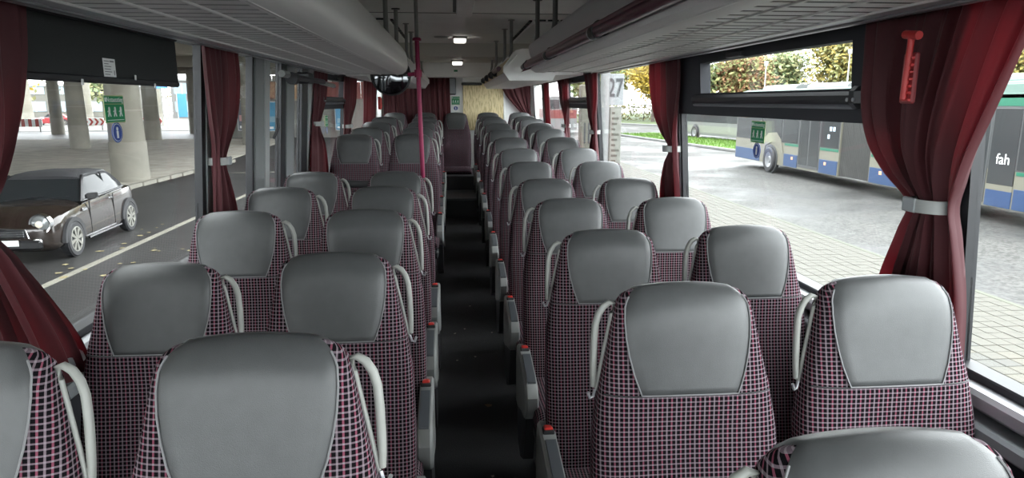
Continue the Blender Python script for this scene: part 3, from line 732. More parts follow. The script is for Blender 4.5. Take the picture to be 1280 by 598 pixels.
curtain('large wine red curtain tied back at the right pillar',1,[(1.845,1.31,1.895,.06),(1.75,1.36,1.895,.065),(1.6,1.43,1.88,.08),(1.5,1.48,1.83,.085),(1.43,1.51,1.75,.085),(1.37,1.535,1.665,.075),(1.30,1.515,1.69,.08),(1.15,1.48,1.76,.085),(.98,1.47,1.80,.09)],6,(1.37,1.54,1.66),1)
curtain('second red curtain tied at the right pillar before the number sign',1,[(1.845,3.55,4.14,.06),(1.7,3.56,4.14,.06),(1.55,3.60,4.05,.07),(1.45,3.63,3.90,.07),(1.37,3.65,3.745,.065),(1.28,3.62,3.85,.07),(1.15,3.58,3.93,.075),(.98,3.56,3.97,.075)],5,(1.37,3.655,3.745),2)
curtain('third red curtain tied at the right pillar behind the number sign',1,[(1.845,5.58,6.12,.06),(1.65,5.62,6.05,.06),(1.5,5.70,5.95,.07),(1.37,5.755,5.86,.06),(1.25,5.72,5.95,.07),(.98,5.68,6.0,.07)],5,(1.37,5.76,5.86),3)
curtain('narrow fourth red curtain tied on the right side',1,[(1.845,7.05,7.7,.06),(1.6,7.1,7.6,.06),(1.37,7.25,7.38,.06),(1.2,7.2,7.5,.07),(.98,7.2,7.5,.07)],5,(1.37,7.26,7.38),4)
curtain('red curtain hanging free beside the black rear right pillar',1,[(1.845,8.55,8.93,.06),(1.5,8.56,8.95,.06),(.98,8.55,8.95,.06)],5,None,5)
curtain('red curtain pulled diagonally across the rear right corner',1,[(1.845,.62,1.06,.05),(1.7,.70,1.06,.05),(1.55,.83,1.06,.05),(1.4,.95,1.07,.05),(1.1,.98,1.08,.05)],5,None,6,rear=True)
curtain('wide red curtain across the left of the rear wall',-1,[(1.96,-1.09,-.13,.06),(1.6,-1.09,-.125,.06),(1.2,-1.09,-.12,.06)],13,None,7,rear=True)
curtain('dark red curtain at the left edge of the picture',-1,[(1.845,1.15,1.77,.06),(1.7,1.2,1.76,.06),(1.55,1.3,1.70,.07),(1.44,1.38,1.62,.07),(1.37,1.42,1.55,.065),(1.28,1.40,1.64,.075),(1.15,1.38,1.76,.08),(1.0,1.36,1.88,.085),(.88,1.35,1.94,.085)],6,(1.37,1.43,1.55),8)
curtain('red curtain tied at the left pillar before the door',-1,[(1.845,2.93,3.40,.05),(1.72,2.95,3.42,.055),(1.55,2.99,3.36,.06),(1.45,3.02,3.24,.065),(1.37,3.04,3.16,.06),(1.28,3.03,3.22,.065),(1.15,3.02,3.30,.07),(.98,3.02,3.36,.075)],5,(1.37,3.045,3.155),9)
curtain('red curtain tied just behind the centre door',-1,[(1.845,5.30,5.72,.05),(1.65,5.28,5.66,.055),(1.5,5.24,5.45,.06),(1.44,5.23,5.38,.06),(1.3,5.18,5.60,.07),(1.1,5.15,5.75,.075),(.98,5.15,5.8,.075)],5,(1.46,5.24,5.38),10)
curtain('red curtain tied at the black left pillar behind the door',-1,[(1.845,6.62,7.35,.05),(1.6,6.65,7.25,.06),(1.42,6.72,6.95,.06),(1.3,6.70,7.0,.06),(1.1,6.7,7.1,.06)],5,(1.39,6.73,6.93),11)
curtain('red curtain near the rear left corner above the seats',-1,[(1.845,8.0,9.3,.06),(1.5,8.05,9.3,.06),(1.1,8.05,9.3,.06)],7,None,12)

# dry leaves and crumbs on the aisle carpet
lf=mat('dry_leaf',(.16,.10,.05),.8); lf2=mat('pale_crumb',(.35,.31,.26),.8)
def leaf(x,y,sz,m,label,g):
    b=MB(); n=7; rr=random.Random(int(x*1000+y*77))
    pts=[(sz*(1 if i%2 else .62)*math.cos(2*math.pi*i/n)*1.25+x*0, sz*(1 if i%2 else .7)*math.sin(2*math.pi*i/n)) for i in range(n)]
    b.add([(px,py,rr.uniform(.001,.006)) for px,py in pts]+[(0,0,.004)],[(i,(i+1)%n,n) for i in range(n)])
    tag(b.build('dry_leaf',m,loc=(x,y,floor_z(y)+.001)),label,'leaf',g)
leaf(.08,2.98+.45,.022,lf,'brown dry leaf lying in the middle of the aisle carpet',None)
for k,(x,y) in enumerate([(-.03,4.63),(-.10,4.55),(.16,4.55),(.03,4.15),(-.085,4.1),(.08,5.8),(.02,5.1),(.06,2.72)]):
    leaf(x,y,.009,lf2,['pale crumb on the aisle, left one of the far pair','pale crumb on the aisle beside the left seats','pale crumb on the aisle close to the right seats','pale crumb in mid aisle beyond the brown leaf','pale scrap on the aisle nearer the left seats','small pale scrap far down the aisle','small pale scrap before the rear steps','pale scrap on the aisle in the foreground'][k],'crumbs on the aisle carpet')

# ================================================================== OUTSIDE: GROUND
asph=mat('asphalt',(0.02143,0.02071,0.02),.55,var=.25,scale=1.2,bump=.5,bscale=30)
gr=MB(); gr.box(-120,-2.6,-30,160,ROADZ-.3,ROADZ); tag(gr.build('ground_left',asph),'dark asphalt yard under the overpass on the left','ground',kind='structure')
wet=bpy.data.materials.new('wet_asphalt'); wet.use_nodes=True; MATS['wet_asphalt']=wet; nt=wet.node_tree; bs=nt.nodes['Principled BSDF']
tc=nt.nodes.new('ShaderNodeTexCoord'); n1=nt.nodes.new('ShaderNodeTexNoise'); n1.inputs['Scale'].default_value=.35; n1.inputs['Detail'].default_value=6; nt.links.new(tc.outputs['Object'],n1.inputs[0])
cr=nt.nodes.new('ShaderNodeValToRGB'); cr.color_ramp.elements[0].color=(.055,.055,.053,1); cr.color_ramp.elements[1].color=(.092,.091,.085,1); cr.color_ramp.elements[0].position=.35; cr.color_ramp.elements[1].position=.65
n3=nt.nodes.new('ShaderNodeTexNoise'); n3.inputs['Scale'].default_value=14; n3.inputs['Detail'].default_value=8; nt.links.new(tc.outputs['Object'],n3.inputs[0])
mxn=nt.nodes.new('ShaderNodeMix'); mxn.data_type='RGBA'; mxn.blend_type='MULTIPLY'; mxn.inputs[0].default_value=.55; nt.links.new(n1.outputs[0],cr.inputs[0]); nt.links.new(cr.outputs[0],mxn.inputs[6])
cr3=nt.nodes.new('ShaderNodeValToRGB'); cr3.color_ramp.elements[0].position=.35; cr3.color_ramp.elements[1].position=.6; nt.links.new(n3.outputs[0],cr3.inputs[0]); nt.links.new(cr3.outputs[0],mxn.inputs[7]); nt.links.new(mxn.outputs[2],bs.inputs[0])
cr2=nt.nodes.new('ShaderNodeValToRGB'); cr2.color_ramp.elements[0].color=(.42,)*3+(1,); cr2.color_ramp.elements[1].color=(.85,)*3+(1,); bs.inputs['Specular IOR Level'].default_value=.25; cr2.color_ramp.elements[0].position=.4; cr2.color_ramp.elements[1].position=.6; nt.links.new(n1.outputs[0],cr2.inputs[0]); nt.links.new(cr2.outputs[0],bs.inputs['Roughness'])
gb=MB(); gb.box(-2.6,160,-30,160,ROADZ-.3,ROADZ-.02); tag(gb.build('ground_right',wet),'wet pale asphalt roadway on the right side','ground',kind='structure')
# paved platform, laid stone by stone
stone=[mat('paver_%s'%n,c,.75,var=.10,scale=9,bump=.4,bscale=60) for n,c in (('pale',(.068,.065,.052)),('warm',(.074,.069,.053)),('grey',(.060,.059,.051)))]
plat=MB().box(1.4,7.42,-4,45,ROADZ-.25,ROADZ-.012).build('platform_floor',mat('paver_joint',(0.0416,0.04368,0.02288),.9,var=.3,scale=6)); tag(plat,'pale stone paved platform right of the bus','pavement',kind='structure')
MB().box(7.42,7.52,-4,45,ROADZ-.25,ROADZ+.0,.01).build('edge_kerb',mat('kerb_line',(0.07488,0.07904,0.05824),.8),plat)
sp_m=[]
for m_ in stone:
    q=MB(); q.box(-.094,.094,-.094,.094,-.02,0,.005); sp_m.append(q.mesh('paving_stone',m_))
cells=[]
C0=Vector((-.087,0,1.62))
for i in range(30):
    for j in range(245):
        x=1.5+.2*i; y=-3.9+.2*j
        if x>7.4: continue
        vis=0 if (y<3.2 or y>22 or x>1.2+y*.75 or x<2.6) else 1/((x-C0.x)**2+(y)**2)
        cells.append((vis,x,y))
cells.sort(reverse=True); rs=random.Random(3)
for v,x,y in cells[:300]:
    o=link('paving_stone',sp_m[rs.choice((0,0,1,1,2))],plat,(x,y,ROADZ+rs.uniform(-.002,.004)))
q=MB()
for v,x,y in cells[300:]:
    q.box(x-.094,x+.094,y-.094,y+.094,ROADZ-.02,ROADZ+rs.uniform(-.002,.003))
far=q.build('distant_paving',stone[0],plat); far['kind']='stuff'
# grass verges on the right, raised behind a kerb
gm=mat('grass_green',(0.07072,0.1414,0.01414),.9,var=.35,scale=3)
def slab(name,pts,z0,z1,m,label,cat,kind='structure'):
    b=MB(); b.prism(pts,'z',z0,z1); return tag(b.build(name,m),label,cat,kind=kind)
v1=slab('grass_verge',[(13.4,54.5),(15.3,36.5),(19,30),(23,30),(19.2,45),(17,58)],ROADZ-.1,ROADZ+.10,gm,'bright green grass verge across the road on the right','verge')
q=MB(); q.tube([(13.3,54.6,ROADZ+.05),(15.2,36.4,ROADZ+.05),(18.9,29.8,ROADZ+.05)],.10,6); q.build('verge_kerb',mat('kerb_grey',(0.1331,0.1331,0.129),.8),v1)
bl=MB(); rg=random.Random(11)
for k in range(5000):
    t=rg.random(); y=lerp(31,56,t); xl=interp([(30,19),(36.5,15.3),(54.5,13.4),(58,13.2)],y); xr=interp([(30,23),(45,19.2),(58,17)],y); x=rg.uniform(xl+.1,xr-.1)
    hgt=rg.uniform(.06,.16); a=rg.uniform(0,3.14); dx,dy=.03*math.cos(a),.03*math.sin(a)
    bl.add([(x-dx,y-dy,ROADZ+.09),(x+dx,y+dy,ROADZ+.09),(x+rg.uniform(-.05,.05),y+rg.uniform(-.05,.05),ROADZ+.1+hgt)],[(0,1,2)])
g_=bl.build('grass_blades',gm,v1,recalc=False); g_['kind']='stuff'
v2=slab('grass_bank',[(20,82),(27,66),(75,48),(110,60),(110,130),(10,150),(10,100)],ROADZ-.1,ROADZ+.12,mat('grass_far',(0.05408,0.07488,0.0208),.9,var=.3,scale=.6),'far grassy bank under the autumn trees','verge')
q=MB(); q.tube([(19.9,81.9,ROADZ+.06),(26.9,65.9,ROADZ+.06),(75,47.9,ROADZ+.06)],.12,6); q.build('verge_kerb',MATS['kerb_grey'],v2)

# ================================================================== OUTSIDE RIGHT: TREES, LAMPS, BUSES, SIGN
def tree(loc,h,r,leafc,label,seed,bare=.0,n=2600,crown_lo=.3,leafs=.30):
    rnd=random.Random(seed); o=thing('autumn_tree',label,'tree',loc,group='autumn trees beyond the road')
    tr=MB(); th=h*.45; tr.tube([(0,0,-.1),(.05*rnd.uniform(-1,1),0,th*.5),(rnd.uniform(-.2,.2),rnd.uniform(-.2,.2),th),(rnd.uniform(-.3,.3),0,h*.8)],[.028*h,.022*h,.016*h,.004*h],8)
    tips=[]
    for k in range(26):
        a=rnd.uniform(0,6.28); z0=h*rnd.uniform(.28,.7); rr=r*rnd.uniform(.5,1.0); z1=z0+h*rnd.uniform(.08,.28)
        p0=Vector((0,0,z0)); p2=Vector((rr*math.cos(a),rr*math.sin(a),z1)); p1=p0.lerp(p2,.5)+Vector((0,0,-.03*h))
        tr.tube([p0,p1,p2],[.010*h,.006*h,.002*h],5); tips+= [p1,p2]
        for q in range(4):
            s0=p1.lerp(p2,rnd.random()); s1=s0+Vector((rnd.uniform(-1,1),rnd.uniform(-1,1),rnd.uniform(.1,1.2)))*r*.28
            tr.tube([s0,s1],[.004*h,.0015*h],4); tips.append(s1)
    tr.build('trunk',mat('bark',(.09,.075,.06),.9,var=.3,scale=3),o)
    cl=[MB() for _ in leafc]; nb=int(n*(1-bare))
    for k in range(nb):
        c=rnd.choice(tips); p=c+Vector((rnd.gauss(0,1),rnd.gauss(0,1),rnd.gauss(0,.8)))*r*.2
        if p.z<h*crown_lo: p.z=h*crown_lo+rnd.random()*h*.1
        s=leafs*rnd.uniform(.6,1.3); u=Vector((rnd.gauss(0,1),rnd.gauss(0,1),rnd.gauss(0,1))).normalized(); w=u.orthogonal().normalized()*s*.6; u=u*s
        cl[k%len(cl)].add([p-u*.5,p+w*.5,p+u*.5,p-w*.5],[(0,1,2,3)])
    for i,c in enumerate(cl):
        if c.v: c.build('foliage',mat('leaf_%s'%leafc[i],LEAFC[leafc[i]],.8,var=.25,scale=2),o,recalc=False)
    return o
LEAFC={'yellow': (0.36, 0.255, 0.03), 'gold': (0.3, 0.235, 0.06), 'olive': (0.2, 0.205, 0.075), 'green': (0.13, 0.175, 0.075), 'rust': (0.21, 0.11, 0.05), 'pale': (0.28, 0.28, 0.13)}
tree((25.8,88,ROADZ),8.6,3.2,['yellow','yellow','gold'],'bright yellow maple behind the number sign',1,n=6500,crown_lo=.30,leafs=.42)
specs=[(31,92,11,4.5,['green','olive'],'green tree right of the yellow maple'),(38,90,9,3.5,['rust','olive'],'small rust coloured tree seen left in the vent pane'),
 (43,92,9.5,4.2,['green','pale'],'green bushy tree at left of the vent pane'),(50,84,11.5,4.5,['gold','olive'],'thin golden tree behind the green bus roof'),(55,77,12,5.0,['gold','pale'],'bare branched golden tree in the vent pane centre'),
 (60,71,10.5,4.6,['olive','gold'],'olive tree right of the vent pane centre'),(64,63,11.5,5,['green','olive'],'tall green tree at right in the vent pane'),(66,54,12.5,5,['gold','pale'],'golden tree mostly behind the large curtain'),
 (62,43,13,5,['yellow','gold'],'yellow tree above the bus at the right edge'),(56,33,13,4.6,['gold','pale'],'bare golden tree at the far right edge'),(23,110,9,4.5,['olive','green'],'distant olive tree left of the yellow maple'),(34,108,12,5,['pale','green'],'pale distant tree behind the yellow maple')]
for k,(x,y,h_,r_,lc,lb) in enumerate(specs): tree((x,y,ROADZ),h_,r_,lc,lb,20+k,bare=.35 if 'bare' in lb else 0,n=9500,crown_lo=.10 if 'green' in lb else .2,leafs=.62)
def hedge(x0,y0,x1,y1,h,label,seed):
    rnd=random.Random(seed); o=thing('hedge',label,'hedge',(x0,y0,ROADZ)); b=MB(); c=MB(); d_=Vector((x1-x0,y1-y0,0)); L=d_.length; d_.normalize(); nn=Vector((-d_.y,d_.x,0))
    for k in range(int(L*70)):
        p=d_*rnd.uniform(0,L)+nn*rnd.gauss(0,.6)+Vector((0,0,h*rnd.random()**.7*(.8+.2*math.sin(k))))
        s=.45*rnd.uniform(.6,1.3); u=Vector((rnd.gauss(0,1),rnd.gauss(0,1),rnd.gauss(0,1))).normalized(); w=u.orthogonal().normalized()*s*.6; u=u*s
        (b if k%2 else c).add([p-u*.5,p+w*.5,p+u*.5,p-w*.5],[(0,1,2,3)])
    b.build('foliage',mat('leaf_hedge',(.12,.13,.055),.85,var=.3,scale=1),o,recalc=False); c.build('foliage',mat('leaf_hedge_pale',(.19,.16,.065),.85,var=.3,scale=1),o,recalc=False)
    q=MB()
    for k in range(int(L/3)): q.tube([d_*(k*3+1),d_*(k*3+1.2)+Vector((0,0,h*.8))],.06,5)
    q.build('stems',MATS['bark'],o)
hedge(-110,146,5,148,7.5,'long pale hedge on the horizon left of the overpass',8); hedge(14,98,36,88,3.2,'low mixed hedge under the yellow maple',5); hedge(38.5,92,78,50,5.5,'long hedge behind the green bus',6)
def lamp_post(x,y,h,label,head):
    o=thing('street_lamp',label,'street lamp',(x,y,ROADZ))
    MB().tube([(0,0,0),(0,0,h)],[.09,.05],8).build('post',mat('lamp_steel',(.38,.40,.40),.5,.3),o)
    if head: 
        MB().lathe([(0,.45),(.22,.42),(.16,0),(0,0)],(0,0,h),'z',12).build('lantern',GREYP,o)
    else:
        MB().tube([(0,0,h),(-.2,0,h+.15),(-1.4,0,h+.2)],.045,6).build('arm',MATS['lamp_steel'],o); MB().box(-1.9,-1.3,-.15,.15,h+.12,h+.25,.04).build('lantern',GREYP,o)
lamp_post(29.5,64,6.0,'street lamp with small lantern left of the bare tree',True); lamp_post(36.5,62,7.0,'plain slim lamp post in the middle of the vent pane',True); lamp_post(41,52,7.6,'curved arm street lamp at right in the vent pane',False)

# number sign by the platform
sg=thing('platform_sign','pale concrete stop column with the number 27 board','sign',(2.42,10.9,ROADZ))
MB().tube([(-.09,0,0),(-.09,0,3.35)],.075,14).build('pipe',mat('pipe_pale',(0.1785,0.1838,0.1812),.5,var=.12,scale=14),sg,smooth=50)
MB().box(.0,.19,.0,.10,0,2.62,.01).build('column',mat('column_grey',(0.1809,0.1809,0.1592),.8,var=.15,scale=12,bump=.6,bscale=30),sg)
MB().box(-.03,.21,-.015,.015,2.64,3.13,.006).build('number_board',mat('board_white',(0.208,0.2184,0.2236),.5),sg)
t=link('number',text_mesh('number','27',.40,mat('number_grey',(0.02912,0.03328,0.03536),.5),.003,bold=.006),sg,(.07,-.022,2.90)); t.rotation_euler=(R_(90),0,0); t.scale=(.62,1,1)
MB().tube([(-.165,-.0,2.45),(-.015,-.0,2.45)],.078,14).build('red_band',mat('faded_red',(.62,.25,.24),.6),sg) if False else None
pm=mat('timetable_print',(0.07072,0.06864,0.05408),.8)
for k in range(22):
    w=.05+.09*((k*37)%10)/10; MB().box(.03,.03+w,-.003,.0,2.5-.085*k,2.535-.085*k).build('timetable_line',pm,sg)
cp=thing('shelter_column','plain beige concrete column further down the platform','column',(3.15,16.6,ROADZ)); MB().box(-.17,.17,-.17,.17,0,3.1,.03).build('shaft',mat('beige_concrete',(0.09984,0.09568,0.07696),.85,var=.12,scale=5),cp); MB().box(-.25,.25,-.25,.25,-.02,.12,.02).build('plinth',MATS['beige_concrete'],cp)
for k in range(2): MB().box(-.09+.1*k,-.05+.1*k,-.175,-.165,1.7,2.2).build('dark_strip',BLACK,cp)

# the green, cream and blue articulated bus
BC=mat('bus_cream',(0.1498,0.1435,0.1123),.4); BB=mat('bus_blue',(0.0208,0.04784,0.1165),.4); BG=mat('bus_green',(0.01082,0.119,0.0703),.4); BGL=mat('bus_glass',(.035,.038,.04),.12); BW=mat('bus_white',(.095,.105,.105),.4); BD=mat('bus_dark',(.055,.058,.06),.5); BEL=mat('bellows_grey',(0.066,0.066,0.063),.8)
def wheel(parent,x,y,z,r,w,n=8,rim=None):
    o=MB().lathe([(r*.62,-w),(r*.9,-w),(r,-w*.7),(r,w*.7),(r*.9,w),(r*.6,w)],(x,y,z),'x',28).build('tyre',RUBBER,parent,smooth=40)
    MB().lathe([(0,-w*.6),(r*.2,-w*.75),(r*.3,-w*.55),(r*.62,-w*.9),(r*.64,-w*.3),(0,-w*.3)],(x,y,z),'x',24).build('rim',rim or SILVER,o,smooth=35)
    return o
def city_bus(loc,L,label,dim=False):
    o=thing('city_bus',label,'bus',loc)     # local: near side x=0 facing -x, y along, z from road
    c1,c2,c3=(BD,BD,BD) if dim else (BC,BB,BG)
    P=[(0,.33),(0,2.55),(.03,2.85),(.14,3.05),(.4,3.14),(2.1,3.14),(2.36,3.05),(2.47,2.85),(2.5,2.55),(2.5,.33)]
    return o,P
b1,P=city_bus((12.2,11.0,ROADZ),18,'green roofed articulated city bus in cream and blue')
MB().prism(P,'y',0,8.25).build('front_body',BC,b1,smooth=30); MB().prism(P,'y',9.9,18.0).build('rear_body',BC,b1,smooth=30)
q=MB(); nb=24
for k in range(nb):
    y=8.25+k*1.65/nb; q.prism([(x*.97+.04,z*.985+.03) for x,z in P],'y',y+.022,y+1.65/nb-.022)
q.prism([(x*.9+.12,z*.96+.06) for x,z in P],'y',8.25,9.9); bell=q.build('bellows',BEL,b1); bell['kind']='stuff'
def bpanel(y0,y1,z0,z1,m,nm,t=.015): return MB().box(-t,.004,y0,y1,z0,z1,.004).build(nm,m,b1)
# y local = world y - 11 ; rear section 9.9..18 is the left part in the picture
for y0,y1 in ((11.15-1.2,11.05),(13.0-.45,13.0+.55),(15.6,17.95),(.1,2.9),(6.2,8.2)): bpanel(y0,y1,.35,.80,BB,'skirt_panel')
for y0,y1 in ((9.95,11.05),(12.55,13.55),(.1,2.9),(6.2,8.2)): bpanel(y0,y1,1.10,1.18,BG,'green_stripe',.012)
for y0,y1 in ((.03,8.2),(9.93,17.97)): bpanel(y0,y1,1.19,2.6,BD,'window_surround',.010)
# windows and doors of the section at left
for y0,y1 in ((9.97,11.05),(12.6,13.75),(13.85,15.4),(15.5,17.9)): bpanel(y0,y1,1.22,2.55,BGL,'side_window',.02)
def bdoor(y0,y1):
    dd=bpanel(y0,y1,.40,2.55,BD,'door_leaf_frame',.018)
    for k in range(2):
        a=y0+.05+(y1-y0)*.5*k; MB().box(-.026,-.016,a,a+(y1-y0)*.5-.09,.5,2.45,.004).build('door_pane',BGL,dd)
bdoor(11.1,12.5); bdoor(3.75,5.3); 
bpanel(.1,2.9,1.22,2.55,BGL,'side_window',.02); bpanel(2.95,3.7,.85,2.55,BGL,'side_window',.02); bpanel(5.35,8.2,1.22,2.55,BGL,'side_window',.02)
for z0,z1 in ((2.60,2.86),): 
    for y0,y1 in ((0,8.25),(9.9,18)): bpanel(y0,y1,z0,z1,BG,'roof_stripe',.012)
for y0,y1 in ((0.6,5.4),(10.6,13.2),(14,16.8)):
    MB().prism([(.45,3.10),(.52,3.27),(.68,3.34),(1.8,3.34),(1.98,3.27),(2.05,3.10)],'y',y0,y1).build('roof_unit',BW,b1,smooth=30); MB().box(.42,.46,y0,y1,3.12,3.18).build('unit_edge',BG,b1)
for y0,y1 in ((0,8.25),(9.9,18)): MB().prism([(-.012,2.78),(-.012,2.86),(.02,2.90),(.12,3.08),(.40,3.17),(.42,3.14),(.14,3.05),(.03,2.85)],'y',y0,y1).build('roof_edge',mat('bus_green_dimmed',(.014,.058,.040),.5),b1)  # roof copy of the bus green, darkened to offset the bright sky
for y0,y1 in ((0,8.25),(9.9,18)): MB().prism([(.10,3.04),(.2,3.12),(2.3,3.12),(2.4,3.04)],'y',y0,y1).build('roof_skin',MATS['bus_green_dimmed'],b1)
for yy in (14.6,6.9-1.2,1.6): 
    MB().lathe([(0,-.03),(.56,-.03),(.56,.02),(0,.02)],(0,yy,.5),'x',28).build('wheel_arch',BD,b1); wheel(b1,.02,yy,.49,.48,.14,rim=mat('bus_rim',(0.1872,0.1914,0.1997),.4,.3))
q=MB(); q.prism([(15.3,.78),(15.3,1.22),(14.9,1.5),(14.2,1.55),(13.85,1.3),(13.6,.8),(13.75,.8),(14.0,1.1),(14.6,1.17),(15.1,1.0),(15.15,.78)],'x',-.028,-.01); q.build('swoosh',BC,b1)
MB().box(.05,2.45,17.98,18.03,.9,2.7,.02).build('end_window',BGL,b1); MB().box(-.022,-.0,16.9,17.9,2.05,2.4).build('route_display',mat('amber_display',(0.208,0.09984,0.03328),.5),b1)
for yy in (12.85,10.6,7.6): MB().box(-.024,-.012,yy,yy+.13,.62,.72,.01).build('side_marker',mat('marker_amber',(.75,.35,.2),.4),b1)
for yy,zz in ((10.4,1.75),(10.2,1.75),(10.5,1.5)): MB().box(-.024,-.018,yy,yy+.13,zz,zz+.14).build('window_sticker',mat('sticker_pale',(.45,.55,.65),.5),b1)
for yy in (4.15,3.95): MB().lathe([(0,-.03),(.085,-.03),(.085,-.02),(0,-.02)],(0,yy,1.35),'x',16).build('door_sticker',mat('sign_blue',(.05,.2,.6),.5),b1)
MB().box(-.03,-.02,3.95,4.2,1.62,1.8,.01).build('door_button',BD,b1)
t=link('lettering',text_mesh('lettering','fah',.34,WHITE,.003),b1,(-.025,3.3,1.42)); t.rotation_euler=(R_(90),0,R_(-90))
MB().box(-.016,.004,2.95,3.7,.35,.72,.004).build('skirt_panel',BB,b1); MB().box(-.014,.004,2.95,3.7,.98,1.08,.004).build('green_stripe',BG,b1); MB().box(-.016,.004,2.95,3.7,.72,.98,.004).build('cream_panel',BC,b1)
# dark bus further back
b2=thing('city_bus','dark grey bus parked behind the grass verge','bus',(19.2,40.0,ROADZ),R_(9))
MB().prism(P,'y',0,12).build('body',mat('bus_grey',(.12,.125,.12),.4),b2,smooth=30); MB().box(-.015,.01,.3,11.7,1.25,2.5).build('window_band',BGL,b2); MB().box(-.014,.01,.3,11.8,.5,1.0).build('lower_panel',mat('bus_olive',(.16,.17,.14),.5),b2)
for yy in (2.5,9.5): MB().lathe([(0,-.03),(.58,-.03),(.58,.02),(0,.02)],(0,yy,.5),'x',24).build('wheel_arch',BD,b2); wheel(b2,.0,yy,.49,.48,.14,rim=MATS['bus_rim'])
MB().box(.1,2.4,11.98,12.04,1.3,2.8).build('end_window',BGL,b2); MB().box(.3,.9,11.99,12.05,.7,.9).build('tail_lamp',RED,b2)
# red and white coach seen through the rear right windows
b3=thing('touring_coach','red and white coach seen through the rear right windows','bus',(7.9,58.0,ROADZ),R_(0))
MB().prism(P,'y',0,11).build('body',mat('coach_white',(0.1498,0.1498,0.1498),.4),b3,smooth=30); MB().box(-.02,.01,0.05,10.9,1.3,2.05).build('red_band',mat('coach_red',(0.1331,0.01872,0.01456),.4),b3); MB().box(-.02,.01,.2,10.8,2.1,2.8).build('window_band',BGL,b3)
MB().box(.05,2.45,-.03,.02,1.3,2.0).build('red_band',MATS['coach_red'],b3); MB().box(.15,2.35,-.03,.02,2.1,2.85).build('end_window',BGL,b3)
for yy in (2.5,8.5): wheel(b3,.0,yy,.49,.48,.14,rim=MATS['bus_rim'])

# ================================================================== OUTSIDE LEFT: OVERPASS YARD
CONC=mat('concrete',(0.1958,0.1843,0.1498),.85,var=.14,scale=.8,bump=.4,bscale=12)
deck=MB().box(-75,-4.6,-25,66,ROADZ+6.2,ROADZ+7.4).build('ceiling_overpass',CONC); tag(deck,'concrete underside of the overpass deck on the left','overpass',kind='structure')
for k in range(7):
    y=-14+k*12.5; MB().box(-75,-4.6,y,y+1.2,ROADZ+5.0,ROADZ+6.2).build('cross_beam',CONC,deck)
for x in (-5.6,-26,-46): MB().box(x-.8,x+.8,-25,66,ROADZ+5.5,ROADZ+6.2).build('edge_beam',CONC,deck)
def column(x,y,r,label,band=True,h=6.2):
    o=thing('concrete_column',label,'column',(x,y,ROADZ),group='overpass columns')
    MB().lathe([(0,0),(r,0),(r*.97,1.35),(0,1.35)],(0,0,0),'z',28).build('base_drum',mat('concrete_pale',(0.2304,0.2189,0.1843),.85,var=.1,scale=2),o,smooth=40)
    MB().lathe([(0,1.35),(r*.93,1.35),(r*.80,h),(0,h)],(0,0,0),'z',28).build('shaft',CONC,o,smooth=40)
    for z in (2.4,3.6,4.8): MB().lathe([(r*.905,z),(r*.93,z),(r*.93,z+.03),(r*.9,z+.03)],(0,0,0),'z',28).build('form_line',mat('concrete_dark',(.28,.26,.22),.9),o)
column(-11.25,24.6,.60,'large pale round column behind the brown car'); column(-21.8,42,.52,'round column left of the large one behind the car roof')
column(-33.1,60.7,.5,'slim distant column beside the left curtain'); column(-21.5,51.2,.55,'pair column right of the large one'); column(-40.4,80,.7,'distant column between the chevron boards',h=6.2)
column(-33.6,82,.5,'faint distant column near the blue sign',h=6.2); column(-22.1,61.3,.55,'distant column beside the left black pillar'); column(-52.3,89.5,.9,'far column behind the striped barrier',h=6.2); column(-12.9,45,.55,'column seen between the left curtain and the door')
# markings and kerb
wp=mat('road_paint',(0.2074,0.197,0.1607),.7,var=.15,scale=3)
def strip(p,q,w,label,m=wp,h=.006,nm='road_marking'):
    p=Vector((*p,0)); q=Vector((*q,0)); d_=(q-p).normalized(); n_=Vector((-d_.y,d_.x,0))*w/2
    b=MB(); b.prism([tuple((p+n_)[:2]),tuple((q+n_)[:2]),tuple((q-n_)[:2]),tuple((p-n_)[:2])],'z',ROADZ-.002,ROADZ+h)
    return tag(b.build(nm,m),label,'road marking',kind='structure')
strip((-6.2,4),(-6.2,22),.14,'long white line on the asphalt beside the car')
strip((-20.5,38),(-12.5,38.2),.2,'short white bay line beyond the large column'); strip((-18.5,43),(-13.5,47.5),.2,'slanted white line right of the large column'); strip((-22,50),(-16,51),.2,'far white stop line under the overpass'); strip((-9.9,27),(-6.3,27.2),.14,'white bay line right of the car')
sw=MB().prism([(-10.4,-10),(-10.4,21),(-10.15,27.5),(-10.6,33),(-12,52),(-80,52),(-80,-10)],'z',ROADZ-.1,ROADZ+.02).build('island_floor',mat('pale_paving',(0.4479,0.4169,0.3546),.85,var=.2,scale=1.5)); tag(sw,'pale paved strip behind the car under the overpass','pavement',kind='structure')
q=MB()
for k in range(40):
    y=-8+k*1.0
    if y<32: q.box(-10.42+.25*max(0,min(1,(y-21)/6.5)),-10.22+.25*max(0,min(1,(y-21)/6.5)),y,y+.98,ROADZ-.1,ROADZ+.12,.02)
q.build('kerb_stones',MATS['concrete_pale'],sw)
sunny=MB().box(-110,-6,66.5,140,ROADZ-.05,ROADZ+.03).build('ground_far',mat('pale_ground',(0.09072,0.0877,0.07862),.8,var=.1,scale=.5)); tag(sunny,'bright open ground beyond the overpass','ground',kind='structure')
